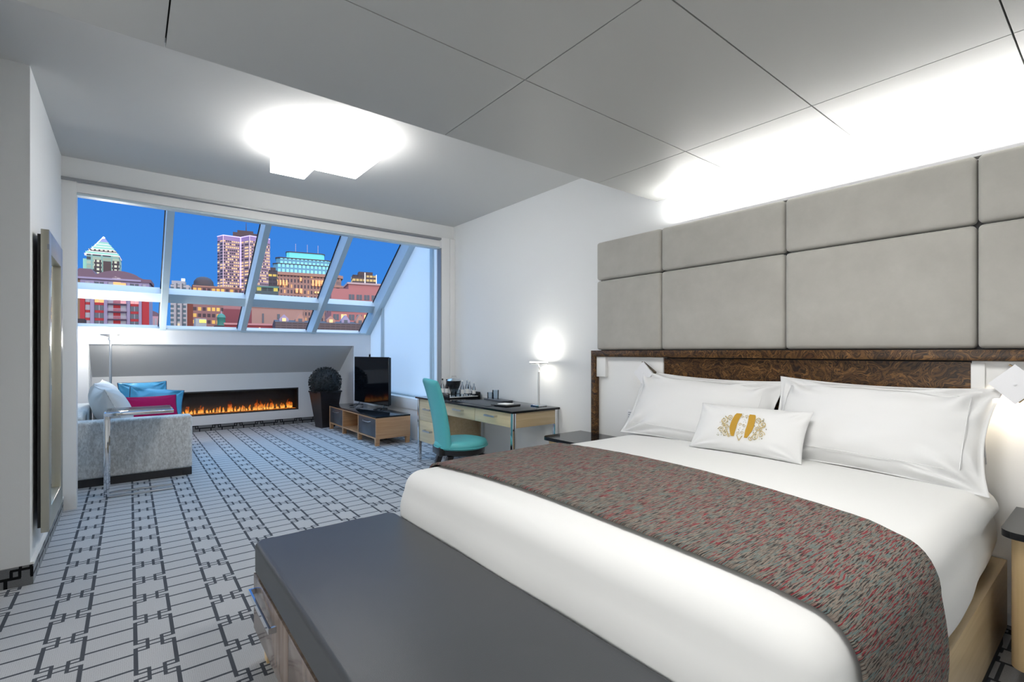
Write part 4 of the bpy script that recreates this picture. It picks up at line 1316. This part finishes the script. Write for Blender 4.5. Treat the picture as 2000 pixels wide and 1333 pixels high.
def flame_mat():
    k = NT('flame')
    k.nt.nodes.remove(k.b)
    out = [n for n in k.nt.nodes if n.type == 'OUTPUT_MATERIAL'][0]
    geo = k.n('ShaderNodeNewGeometry'); sep = k.n('ShaderNodeSeparateXYZ'); k.link(geo.outputs['Position'], sep.inputs[0])
    t = k.math('DIVIDE', k.math('SUBTRACT', sep.outputs['Z'], 0.28), 0.22)
    c = k.ramp(t, [(0.0, (1.0, 0.50, 0.13)), (0.15, (1.0, 0.36, 0.05)), (0.45, (0.80, 0.13, 0.012)), (0.9, (0.22, 0.02, 0.003))])
    e = k.n('ShaderNodeEmission'); k.link(c, e.inputs[0])
    k.link(k.math('MAXIMUM', k.math('SUBTRACT', 1.9, k.math('MULTIPLY', t, 1.9)), 0.15), e.inputs[1])
    tr_ = k.n('ShaderNodeBsdfTransparent')
    mx = k.n('ShaderNodeMixShader')
    nz = k.noise(geo.outputs['Position'], 26, 2)
    fac = k.math('SUBTRACT', k.math('ADD', 0.62, k.math('MULTIPLY', k.math('SUBTRACT', nz.outputs[0], 0.5), 2.4)), k.math('MULTIPLY', t, 0.85))
    nd = k.n('ShaderNodeClamp'); k.link(fac, nd.inputs[0])
    k.link(nd.outputs[0], mx.inputs[0]); k.link(tr_.outputs[0], mx.inputs[1]); k.link(e.outputs[0], mx.inputs[2])
    k.link(mx.outputs[0], out.inputs[0])
    return k.m
M['flame'] = flame_mat()
M['ember'] = sm('glowing_ember', (0.05, 0.02, 0.01), 0.8, emit=(1.0, 0.28, 0.03), estr=0.5)
random.seed(21)
for k in range(52):
    x = -w2 + 0.06 + (2 * w2 - 0.12) * (k + random.uniform(0.0, 1.0)) / 52
    h = random.choice((0.04, 0.06, 0.08, 0.10, 0.14, 0.20)) * random.uniform(0.8, 1.15)
    r = 0.008 + h * 0.085
    bm = bmesh.new()
    ph_ = random.uniform(0, 6)
    rings = []
    for s in range(9):
        t = s / 8
        rr = r * math.sin(PI * min(1, 0.22 + t * 0.78)) ** 0.8 * (1 - t * 0.25) + 0.0006
        cx_ = 0.012 * math.sin(ph_ + t * 4) * t * h * 9
        rings.append([bm.verts.new((cx_ + rr * math.cos(2 * PI * q / 8), 0.5 * rr * math.sin(2 * PI * q / 8), t * h)) for q in range(8)])
    for A_, B_ in zip(rings, rings[1:]):
        for q in range(8): bm.faces.new((A_[q], A_[(q + 1) % 8], B_[(q + 1) % 8], B_[q]))
    bm.faces.new(rings[-1]); bm.faces.new(rings[0][::-1])
    finish('flame', bm, M['flame'], fp, smooth=True, loc=(x, random.uniform(0.06, 0.13), 0.03))
bm = bmesh.new()
for k in range(420):
    x = random.uniform(-w2 + 0.04, w2 - 0.04); y = random.uniform(0.03, 0.16)
    t = bmesh.new(); bmesh.ops.create_icosphere(t, subdivisions=1, radius=random.uniform(0.006, 0.015))
    merge(bm, t, Matrix.Translation((x, y, 0.024)) @ Matrix.Diagonal((1, 1, 0.7, 1)))
tag(finish('ember_bed', bm, M['ember'], fp), kind='stuff')
area('fire_glow', (1.36, 9.47, 0.31), (R(75), 0, 0), 1.9, 0.06, 1.2, (1, 0.42, 0.10))

# ------------------------------------------------------------------ the city beyond the sloped window
GZ = -14.0
S(box('ground', -400, 900, 30, 1100, GZ - 0.5, GZ, sm('street_ground', (0.05, 0.045, 0.05), 0.9)))
def bld(name, xa, ya, xb, yb, label, cat='building', group='city buildings seen through the window'):
    """Empty at the left foot of a facade that runs from (xa,ya) to (xb,yb); local x along it, local y away from the room"""
    t = empty(name, (xa, ya, GZ), math.atan2(yb - ya, xb - xa), label, cat, group)
    return t, math.hypot(xb - xa, yb - ya)
def zb(z): return z - GZ
def blk(name, par, x0, x1, y0, y1, z0, z1, mat, **k):
    return box(name, x0, x1, y0, y1, zb(z0), zb(z1), mat, par, **k)

# red and lavender apartment block
M['ap_lav'] = sm('lavender_brick', (0.26, 0.25, 0.36), 0.8)
M['ap_red'] = sm('red_brick', (0.34, 0.030, 0.035), 0.8)
M['ap_tan'] = sm('tan_brick', (0.26, 0.19, 0.10), 0.8)
M['ap_roof'] = sm('mauve_roof', (0.14, 0.10, 0.13), 0.8)
M['win_dark'] = sm('dark_window', (0.05, 0.08, 0.10), 0.2)
M['win_warm'] = sm('lit_window_warm', (0.4, 0.2, 0.1), 0.4, emit=(1.0, 0.42, 0.10), estr=1.1)
M['win_pink'] = sm('lit_window_pink', (0.4, 0.2, 0.2), 0.4, emit=(0.9, 0.30, 0.28), estr=0.8)
M['win_grey'] = sm('pale_curtained_window', (0.30, 0.34, 0.36), 0.5)
M['rail'] = sm('balcony_metal', (0.38, 0.36, 0.45), 0.5)
ap, W = bld('apartment_block', -14.2, 236.0, 5.9, 234.0, 'red and lavender apartment block with balconies and mauve arched roof, lower left of window')
blk('body', ap, 0, W, 0.6, 16, GZ, 27.7, M['ap_lav'])
blk('side_wing', ap, -1.9, 0, 1.2, 15, GZ, 27.7, M['ap_tan'])
def ax(c): return (c - 260) / 1330 * W
blk('red_bay', ap, ax(262), ax(350), 0.0, 0.6, GZ, 22.0, M['ap_red'])
blk('red_bay', ap, ax(1445), ax(1590), 0.3, 0.6, GZ, 22.0, M['ap_red'])
for a, b in ((450, 520), (705, 770), (1148, 1208), (1382, 1440)):
    blk('pilaster', ap, ax(a), ax(b), 0.0, 0.6, GZ, 27.2, M['ap_lav'])
FL = 2.86
random.seed(5)
for r in range(9):
    z = 24.9 - r * FL
    for a, b, kind in ((355, 442, 'g'), (530, 700, 'w'), (1215, 1378, 'p'), (1452, 1525, 'g')):
        mat = {'g': M['win_grey'], 'w': M['win_dark'], 'p': M['win_dark']}[kind]
        if kind == 'w' and r == 2: mat = M['win_warm']
        if kind == 'p' and r in (1, 2): mat = M['win_pink']
        f = blk('window', ap, ax(a), ax(b), 0.42, 0.60, z + 0.25, z + 2.1, mat)
        xm = (ax(a) + ax(b)) / 2
        blk('window_bar', f, xm - 0.07, xm + 0.07, 0.36, 0.42, z + 0.25, z + 2.1, M['rail'])
        blk('spandrel', ap, ax(a), ax(b), 0.40, 0.61, z - 0.72, z + 0.2, M['ap_red'])
    rec = blk('window', ap, ax(780), ax(880), 0.50, 0.62, z + 0.2, z + 2.2, M['win_grey'])
    rec = blk('window', ap, ax(1020), ax(1125), 0.50, 0.62, z + 0.2, z + 2.2, M['win_warm'] if r in (0,) else (M['win_pink'] if r == 2 else M['win_grey']))
    blk('spandrel', ap, ax(880), ax(1020), 0.45, 0.62, z, z + 2.4, M['win_warm'] if r == 0 else M['ap_red'])
    bc = blk('balcony', ap, ax(778), ax(1140), -0.9, 0.6, z - 0.18, z, M['ap_roof'])
    bm = bmesh.new()
    bx(bm, ax(778), ax(1140), -0.9, -0.84, zb(z + 0.95), zb(z + 1.05))
    for q in range(22):
        x = ax(778) + (ax(1140) - ax(778)) * q / 21
        bx(bm, x - 0.035, x + 0.035, -0.9, -0.84, zb(z), zb(z + 0.95))
    finish('railing', bm, M['rail'], bc)
bm = bmesh.new()
n = 16
pts = [(-1.4, zb(27.7)), (W + 0.6, zb(27.7)), (W + 0.6, zb(29.0)), (W - 1.8, zb(29.0))]
for k in range(n + 1):
    t = k / n
    pts.append((W - 3.0 - (W - 7.5) * t, zb(29.6 + 2.0 * math.sin(PI * t) ** 0.7)))
pts += [(3.2, zb(31.6)), (-0.2, zb(31.6)), (-1.4, zb(29.8))]
prism(bm, pts, 'y', 0.2, 15)
finish('roof', bm, M['ap_roof'], ap)
bm = bmesh.new()
blk('fascia', ap, -1.0, W - 2.5, -0.1, 0.2, 27.9, 28.6, M['ap_lav'])

# tower with a pyramid crown
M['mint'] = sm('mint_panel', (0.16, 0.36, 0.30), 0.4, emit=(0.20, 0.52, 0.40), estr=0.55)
M['mint_dk'] = facade('mint_tower_face', (0.18, 0.38, 0.33), (0.03, 0.05, 0.05), (0.75, 0.95, 0.75), 9.5, 5.1, 0.82, 0.72, 0.75, 0.55, seed=3)
M['tw_dark'] = facade('dark_window_strips', (0.03, 0.03, 0.035), (0.05, 0.05, 0.05), (0.9, 0.95, 0.75), 4.2, 5.0, 0.6, 0.55, 0.95, 0.9, seed=9)
M['pale_edge'] = sm('lit_roof_edge', (0.5, 0.45, 0.5), 0.5, emit=(0.85, 0.62, 0.72), estr=0.75)
M['white_edge'] = sm('white_lit_edge', (0.6, 0.6, 0.7), 0.5, emit=(0.75, 0.85, 1.0), estr=1.0)
M['brown_dk'] = sm('dark_brown_cladding', (0.05, 0.035, 0.035), 0.6)
py_, W = bld('pyramid_tower', -45.0, 786.0, -10.4, 784.0, 'mint green lit office tower with stepped pyramid top, far left of window')
blk('body', py_, 4, W, 0, 36, GZ, 120.3, M['mint_dk'])
blk('side_wing', py_, 0, 4, 5, 34, GZ, 115, M['mint'])
for a, b in ((11.0, 18.0), (28.0, 35.0)):
    blk('window_strip', py_, a, b, -0.8, 0, GZ, 114, M['tw_dark'])
blk('central_recess', py_, 19.5, 27, -0.4, 0, GZ, 113, M['brown_dk'])
nl = 6
for k in range(nl):
    t0 = k / nl
    z0 = 120.3 + 22.0 * t0
    hw = (W - 1) / 2 * (1 - t0 * 0.93)
    cxp = W / 2 + 1.0
    if k < nl - 1:
        blk('tier', py_, cxp - hw + 1.0, cxp + hw - 1.2, 18 - hw + 1, 18 + hw - 1, z0 + 0.9, z0 + 22.0 / nl, M['mint'] if k != 1 else M['tw_dark'])
        blk('ledge', py_, cxp - hw, cxp + hw, 18 - hw, 18 + hw, z0, z0 + 0.9, M['pale_edge'])
bm = bmesh.new()
ap_ = bm.verts.new((W / 2 + 1, 18, zb(146.7)))
q_ = [bm.verts.new((W / 2 + 1 + a * 5.5, 18 + b * 5.5, zb(137.8))) for a, b in ((-1, -1), (1, -1), (1, 1), (-1, 1))]
bm.faces.new(q_[::-1])
for k in range(4): bm.faces.new((q_[k], q_[(k + 1) % 4], ap_))
bmesh.ops.recalc_face_normals(bm, faces=bm.faces)
finish('spire', bm, sm('lilac_glass', (0.2, 0.22, 0.4), 0.3), py_)
bm = bmesh.new(); tube(bm, [(W / 2 + 1, 17.5, zb(146)), (W / 2 - 6.5, 9.5, zb(133)), (2.2, 0.6, zb(118.5))], 0.55, 6)
for v in bm.verts: pass
finish('lit_edge', bm, M['white_edge'], py_)
bm = bmesh.new(); bmesh.ops.create_icosphere(bm, subdivisions=2, radius=1.5, matrix=Matrix.Translation((W / 2 + 1, 17, zb(144.5))))
finish('beacon', bm, sm('beacon_glow', (1, 1, 1), 0.5, emit=(1, 1, 1), estr=1.6), py_)

# cruciform tower with violet edge lights
M['cruci'] = facade('banded_office_face', (0.27, 0.20, 0.24), (0.035, 0.035, 0.05), (1.0, 0.58, 0.22), 3.3, 4.6, 0.75, 0.5, 0.50, 1.0, seed=1, lit2=(0.9, 0.75, 0.45))
M['violet'] = sm('violet_edge_light', (0.4, 0.35, 0.8), 0.5, emit=(0.50, 0.40, 1.0), estr=1.3)
M['violet_dim'] = sm('violet_band', (0.20, 0.15, 0.26), 0.5, emit=(0.25, 0.16, 0.42), estr=0.35)
cx_t = empty('cruciform_tower', (142.0, 862.0, GZ), R(-12), 'tall cross-shaped office tower with violet edge lights and roof mast', 'building', 'city buildings seen through the window')
arms = [(-41, -6, -14, 14), (2, 41, -30, -2)]
def cx_box(nm, x0, x1, y0, y1, z0, z1, mat): return box(nm, x0, x1, y0, y1, zb(z0), zb(z1), mat, cx_t)
bm = bmesh.new()
plan = [(-37, 6), (-28, -9), (-5, -3), (8, -22), (36, -9), (36, 18), (-28, 22)]
prism(bm, plan, 'z', 0, zb(172)); finish('shaft', bm, M['cruci'], cx_t)
bm = bmesh.new(); prism(bm, plan, 'z', zb(172), zb(179)); finish('parapet', bm, M['violet_dim'], cx_t)
bm = bmesh.new()
tube(bm, [(x, y - 0.4, zb(179.2)) for x, y in ((-37, 6), (-28, -9), (-5, -3), (8, -22), (36, -9))], 0.75, 6)
finish('crown_light', bm, M['violet'], cx_t)
bm = bmesh.new(); tube(bm, [(-5, -3.8, zb(30)), (-5, -3.8, zb(179))], 0.9, 6); finish('edge_light', bm, M['violet'], cx_t)
for p in ((-28, -9.6), (8, -22.6)):
    bm = bmesh.new(); tube(bm, [(p[0], p[1], zb(30)), (p[0], p[1], zb(179))], 0.35, 6); finish('edge_light', bm, M['pale_edge'], cx_t)
cx_box('mechanical_floor', -16, 20, 2, 18, 179, 188, M['brown_dk'])
cx_box('mechanical_floor', -10, 12, 4, 16, 188, 192, M['brown_dk'])
bm = bmesh.new(); tube(bm, [(2, 9, zb(191)), (2, 9, zb(206))], [0.8, 0.3], 6); finish('mast', bm, M['brown_dk'], cx_t)

# stone insurance building with floodlit tiers
M['stone'] = facade('warm_stone_face', (0.30, 0.19, 0.15), (0.05, 0.045, 0.06), (1.0, 0.50, 0.16), 3.6, 6.4, 0.45, 0.62, 0.16, 1.0, seed=5)
M['stone_p'] = sm('plain_warm_stone', (0.33, 0.20, 0.15), 0.8)
M['stone_col'] = facade('floodlit_colonnade', (0.34, 0.21, 0.15), (0.06, 0.04, 0.04), (1.0, 0.50, 0.14), 3.6, 14.0, 0.5, 0.85, 1.0, 0.75, seed=2)
M['cyan_tier'] = facade('cyan_lit_tier', (0.10, 0.30, 0.42), (0.05, 0.10, 0.15), (0.35, 0.95, 1.0), 4.4, 9.5, 0.62, 0.78, 1.0, 0.95, seed=4, lit2=(0.25, 0.80, 1.0))
M['cyan_band'] = sm('cyan_glow_band', (0.10, 0.45, 0.50), 0.5, emit=(0.08, 0.55, 0.60), estr=0.6)
sn = empty('stone_tower', (171.0, 628.0, GZ), R(-14), 'broad stone office building with cyan floodlit upper tiers and flagpoles', 'building', 'city buildings seen through the window')
def sbx(nm, hx, hy, z0, z1, mat, dx=0, dy=0, par=None):
    # plan with chamfered corners
    c = min(hx, hy) * 0.22
    bm = bmesh.new()
    prism(bm, [(dx - hx, dy - hy + c), (dx - hx + c, dy - hy), (dx + hx - c, dy - hy), (dx + hx, dy - hy + c), (dx + hx, dy + hy - c), (dx + hx - c, dy + hy), (dx - hx + c, dy + hy), (dx - hx, dy + hy - c)], 'z', zb(z0), zb(z1))
    return finish(nm, bm, mat, par or sn)
sbx('podium', 40, 27, GZ, 63, M['stone'])
sbx('lit_colonnade', 40.4, 27.4, 63, 65, M['stone_p'])
sbx('upper_block', 39, 26, 65, 90, M['stone'])
sbx('cornice', 41, 28, 90, 93.5, M['stone_p'])
sbx('cyan_tier', 32, 22, 93.5, 103.5, M['cyan_tier'], -4)
sbx('tier_cornice', 32.6, 22.6, 103.5, 104.4, M['brown_dk'], -4)
sbx('cyan_tier', 30, 20, 104.4, 110.6, M['cyan_tier'], -3)
sbx('tier_cornice', 30.8, 20.8, 110.6, 111.7, M['brown_dk'], -3)
sbx('top_tier', 21, 15, 111.7, 119.0, M['cyan_band'], -1)
sbx('tier_cornice', 21.8, 15.8, 119.0, 120.0, M['brown_dk'], -1)
for x in (-12, 1, 13):
    bm = bmesh.new(); tube(bm, [(x, -8, zb(120)), (x, -8, zb(131))], 0.3, 5); finish('flagpole', bm, M['rail'], sn)
M['amber'] = sm('amber_floodlit_bay', (0.5, 0.3, 0.15), 0.5, emit=(1.0, 0.42, 0.12), estr=0.85)
M['amber2'] = sm('amber_window', (0.5, 0.3, 0.15), 0.5, emit=(1.0, 0.62, 0.22), estr=1.0)
def amber(x0, x1, z0, z1, n, mat=None):
    w_ = (x1 - x0) / n
    for k in range(n):
        blk('lit_window', sn, x0 + k * w_ + w_ * 0.2, x0 + (k + 1) * w_ - w_ * 0.2, -28.0, -26.0, z0, z1, mat or M['amber2'])
amber(-33, -20, 55, 62, 5); amber(-13, -4, 55.5, 62, 4)
amber(-33, -20, 78, 84, 4, M['amber']); amber(5, 26, 79, 86, 6, M['amber']); amber(-13, -4, 70, 75, 2, M['amber']); amber(-8, -5, 84, 88, 1, M['amber'])
amber(8, 20, 70.5, 72.5, 4)

# the smaller towers and blocks
def simple(name, xa, ya, xb, yb, depth, ztop, mat, label, parts=()):
    t, W = bld(name, xa, ya, xb, yb, label)
    blk('body', t, 0, W, 0, depth, GZ, ztop, mat)
    for p in parts:
        nm, f0, f1, z0, z1, y0, y1, m_ = p
        blk(nm, t, f0 * W, f1 * W, y0, y1, z0, z1, m_)
    return t
WHITEAP = facade('pale_grid_flats', (0.36, 0.38, 0.38), (0.07, 0.13, 0.15), (1.0, 0.75, 0.4), 3.9, 3.5, 0.55, 0.6, 0.10, 0.8, seed=6)
simple('white_apartment_tower', 24.7, 456.0, 36.8, 454.0, 14, 53, WHITEAP, 'pale grey apartment tower with gridded windows, just right of first mullion',
       (('dark_recess', 0.30, 0.36, GZ, 54, -0.3, 0, M['win_dark']), ('dark_recess', 0.60, 0.66, GZ, 54, -0.3, 0, M['win_dark']), ('penthouse', 0.05, 0.75, 53, 56, 1, 10, M['win_grey']), ('roof_sign', 0.55, 0.75, 56, 58, 1, 2, M['white_edge'])))
t = simple('brick_domed_tower', 38.9, 492.0, 55.5, 489.0, 20, 56, facade('brown_brick_face', (0.11, 0.035, 0.03), (0.03, 0.03, 0.04), (1.0, 0.55, 0.2), 4.2, 4.4, 0.4, 0.5, 0.12, 0.9, seed=7),
       'dark brown brick tower with rounded dome behind the pale apartment tower')
W = 19.9
bm = bmesh.new()
lathe(bm, [(8.6, zb(56)), (8.6, zb(58.5)), (7.6, zb(59)), (7.2, zb(62)), (5.2, zb(64.8)), (2.5, zb(66)), (0, zb(66.4))], 20, W * 0.52, 9)
finish('dome', bm, sm('dark_dome', (0.045, 0.04, 0.045), 0.6), t, smooth=50)
simple('amber_office_block', 32.5, 377.0, 59.5, 373.0, 22, 43.5, facade('amber_office_face', (0.24, 0.13, 0.12), (0.05, 0.035, 0.04), (1.0, 0.60, 0.10), 2.6, 4.2, 0.7, 0.55, 0.55, 1.1, seed=8),
       'low office block full of yellow lit windows below the violet-lit tower', (('roof_edge', -0.01, 1.01, 43.5, 44.4, -0.4, 22, M['stone_p']), ('brick_end', -0.12, 0.0, GZ, 41, 0, 18, sm('rust_brick', (0.16, 0.05, 0.03), 0.8))))
simple('dark_slab_tower', 114.9, 561.0, 122.9, 559.0, 12, 87, facade('dark_amber_face', (0.04, 0.04, 0.05), (0.02, 0.02, 0.03), (1.0, 0.70, 0.10), 4, 4.5, 0.8, 0.5, 0.45, 1.0, seed=12),
       'slim dark tower with yellow windows between violet-lit tower and stone building', (('roof_box', 0.2, 0.8, 87, 90, 1, 8, M['brown_dk']),))
simple('dark_office_tower', 170.5, 468.0, 192.0, 462.0, 20, 76, facade('dark_office_face', (0.055, 0.045, 0.045), (0.02, 0.02, 0.03), (1.0, 0.72, 0.25), 3.2, 4.0, 0.8, 0.55, 0.45, 0.85, seed=14),
       'squat dark office tower with yellow windows above the pink brick building', (('white_edge_strip', 0.49, 0.53, 56, 78.5, -0.4, 0, M['white_edge']), ('white_edge_strip', 0.98, 1.01, 50, 77, -0.4, 0, M['white_edge']), ('roof_box', 0.25, 0.85, 76, 79.5, 2, 14, M['brown_dk'])))
PINK = sm('pink_brick', (0.36, 0.16, 0.15), 0.8)
simple('pink_brick_annex', 82.0, 262.0, 95.0, 259.0, 16, 36, facade('pink_annex_face', (0.33, 0.17, 0.16), (0.05, 0.04, 0.05), (1, 0.6, 0.3), 4.4, 6.0, 0.35, 0.4, 0.1, 0.8, seed=15),
       'pink stone annex beside the stone tower, behind the third mullion', (('cornice', -0.02, 1.02, 35.2, 36.2, -0.4, 16, M['stone_p']),))
t, W = bld('pink_brick_building', 71.8, 224.0, 99.0, 218.0, 'pink brick building with rows of lit windows, right end of the view')
blk('body', t, 0, W, 0.3, 18, GZ, 30.0, PINK)
blk('upper_storey', t, W * 0.27, W, 0.8, 16, 30, 32.4, PINK)
blk('cornice', t, W * 0.25, W * 1.02, 0.2, 17, 32.4, 33.2, sm('pale_stone_trim', (0.42, 0.34, 0.33), 0.8))
for zz in (14.3, 19.6):
    blk('string_course', t, 0, W, 0.0, 0.3, zz, zz + 0.45, sm('rosy_trim', (0.5, 0.25, 0.26), 0.7))
for r, (z0, z1, pat) in enumerate(((25.2, 27.6, 'dddddddd'), (20.6, 22.8, 'wddwdwww'), (15.7, 18.3, 'dwddwwdw'), (10.6, 12.6, 'dwdwddwd'))):
    for k in range(8):
        x = W * (0.03 + k * 0.122)
        if r == 0 and k < 2: continue
        f = blk('window', t, x, x + W * 0.085, 0.15, 0.32, z0, z1, M['amber2'] if pat[k] == 'w' else M['win_dark'])
        blk('window_bar', f, x + W * 0.04, x + W * 0.045, 0.08, 0.15, z0, z1, PINK)
simple('glass_office_block', 54.5, 327.0, 71.6, 323.0, 16, 40, facade('green_glass_face', (0.05, 0.09, 0.09), (0.03, 0.05, 0.05), (0.9, 0.75, 0.08), 3.0, 4.0, 0.75, 0.5, 0.40, 0.9, seed=17),
       'dark green glass block with yellow windows left of the stone building', (('green_roof', -0.02, 1.02, 40, 41, -0.5, 16, sm('copper_green', (0.08, 0.20, 0.17), 0.7)),))
simple('tan_low_building', 27.8, 160.0, 42.3, 159.0, 12, 14.3, sm('tan_render', (0.33, 0.22, 0.18), 0.85), 'low tan building with flat roof in front of the stone tower',
       (('roof_edge', -0.01, 1.01, 14.3, 14.8, -0.2, 12, sm('orange_trim', (0.5, 0.25, 0.17), 0.7)), ('narrow_window', 0.22, 0.25, 9.8, 12.6, -0.1, 0, M['win_dark']), ('narrow_window', 0.50, 0.55, 11.0, 12.6, -0.1, 0, M['win_dark']), ('roof_hut', 0.45, 0.8, 14.3, 15.6, 3, 8, M['stone_p'])))
simple('red_brick_shed', 16.1, 121.0, 26.9, 119.0, 9, 7.1, sm('deep_red_brick', (0.20, 0.035, 0.04), 0.8), 'long low red brick shed at the foot of the window view',
       (('roof_edge', -0.01, 1.01, 7.1, 7.5, -0.2, 9, sm('rosy_coping', (0.42, 0.22, 0.22), 0.7)), ('red_vent', 0.86, 0.99, 5.9, 7.4, -0.8, 0, sm('bright_red_metal', (0.45, 0.03, 0.05), 0.5)), ('lamp_glow', 0.60, 0.63, 6.4, 6.6, -0.3, -0.05, M['amber2'])))
simple('maroon_brick_block', 18.1, 138.0, 24.2, 137.0, 10, 11.8, sm('maroon_brick', (0.17, 0.05, 0.06), 0.8), 'maroon brick block behind the long red shed',
       (('upper_band', 0.0, 1.0, 11.8, 14.2, 0.5, 9, sm('dusty_pink_band', (0.28, 0.15, 0.15), 0.8)),))
t, W = bld('mansard_terrace', 19.7, 91.0, 38.2, 88.0, 'dark slate roofs of a terrace with small gabled dormers, bottom right')
SL = facade('slate_roof', (0.075, 0.06, 0.06), (0.035, 0.03, 0.032), (0, 0, 0), 0.9, 0.42, 0.86, 0.45, 0.0, 0.0)
blk('body', t, 0, W, 0, 9, GZ, 6.4, SL)
bm = bmesh.new(); prism(bm, [(0, zb(6.4)), (4.5, zb(7.0)), (9, zb(6.4))], 'x', 0, W); finish('roof', bm, SL, t)
random.seed(9)
for k in range(7):
    x = W * (0.04 + 0.14 * k)
    bm = bmesh.new(); prism(bm, [(x, zb(6.3)), (x + 1.5, zb(6.3)), (x + 1.5, zb(7.1)), (x + 0.75, zb(7.9 + 0.25 * (k % 3))), (x, zb(7.1))], 'y', 2.0, 4.0)
    d = finish('dormer', bm, M['stone_p'] if k % 2 else M['ap_lav'], t)
    blk('dormer_window', d, x + 0.45, x + 1.05, 1.93, 2.0, 6.5, 7.2, M['win_dark'] if k % 3 else M['amber2'])
# black neighbour with the orange letter at the left edge
t, W = bld('black_sign_building', -14.0, 160.0, -8.8, 160.0, 'black building edge with an orange lit letter, extreme left of the window')
blk('body', t, 0, W, 0, 8, GZ, 9.4, sm('black_cladding', (0.02, 0.02, 0.025), 0.6))
bm = bmesh.new()
tube(bm, [(0.45, 0, 2.0), (0.95, 0, 2.0), (0.95, 0, 0.75), (0.80, 0, 0.35), (0.45, 0, 0.2), (0.15, 0, 0.35), (0.05, 0, 0.65)], 0.16, 8)
lo = finish('sign_letter', bm, sm('sign_glow', (1, 0.5, 0), 0.5, emit=(1.0, 0.55, 0.08), estr=1.0), t, smooth=50)
lo.location = (W * 0.64, -0.18, zb(5.0))
t, W = bld('rooftop_rowhouses', 7.0, 320.0, 13.5, 320.0, 'small pink rowhouses with white window frames beside the apartment block')
blk('body', t, 0, W, 0, 10, GZ, 20, sm('dusty_pink_render', (0.42, 0.27, 0.30), 0.8))
for k in range(4):
    x = W * (0.06 + 0.24 * k)
    blk('window', t, x, x + W * 0.13, -0.1, 0, 15.2, 18.8, M['win_grey'])
bm = bmesh.new(); prism(bm, [(0, zb(20)), (W, zb(20)), (W * 0.7, zb(22)), (W * 0.2, zb(23.5))], 'y', 0, 9); finish('roof', bm, M['ap_roof'], t)
# green cupola and red cabin on the roofs below the violet-lit tower
t, W = bld('green_cupola', 16.2, 132.0, 17.9, 132.0, 'small green copper cupola on the roofs below the office block')
bm = bmesh.new(); lathe(bm, [(0.85, zb(7.4)), (0.85, zb(9.2)), (0.95, zb(9.3)), (0.75, zb(9.9)), (0.35, zb(10.2)), (0, zb(10.3))], 16, W / 2, 1); finish('drum', bm, sm('copper_cupola', (0.04, 0.20, 0.16), 0.5), t, smooth=50)
bm = bmesh.new(); lathe(bm, [(0.10, zb(10.2)), (0.05, zb(10.9)), (0, zb(10.9))], 8, W / 2, 1); finish('finial', bm, M['rail'], t)
blk('base', t, -0.5, W + 0.5, -0.4, 2.4, GZ, 7.4, M['brown_dk'])
simple('yellow_lit_kiosk', 12.4, 138.0, 14.6, 138.0, 4, 9.2, sm('pale_metal_cabin', (0.30, 0.36, 0.36), 0.6), 'small rooftop cabin with a yellow lit strip, lower centre-left of the view',
       (('lit_strip', 0.35, 0.95, 8.2, 8.9, -0.1, 0, sm('yellow_strip', (1, 0.8, 0.1), 0.5, emit=(1.0, 0.75, 0.08), estr=1.2)),))
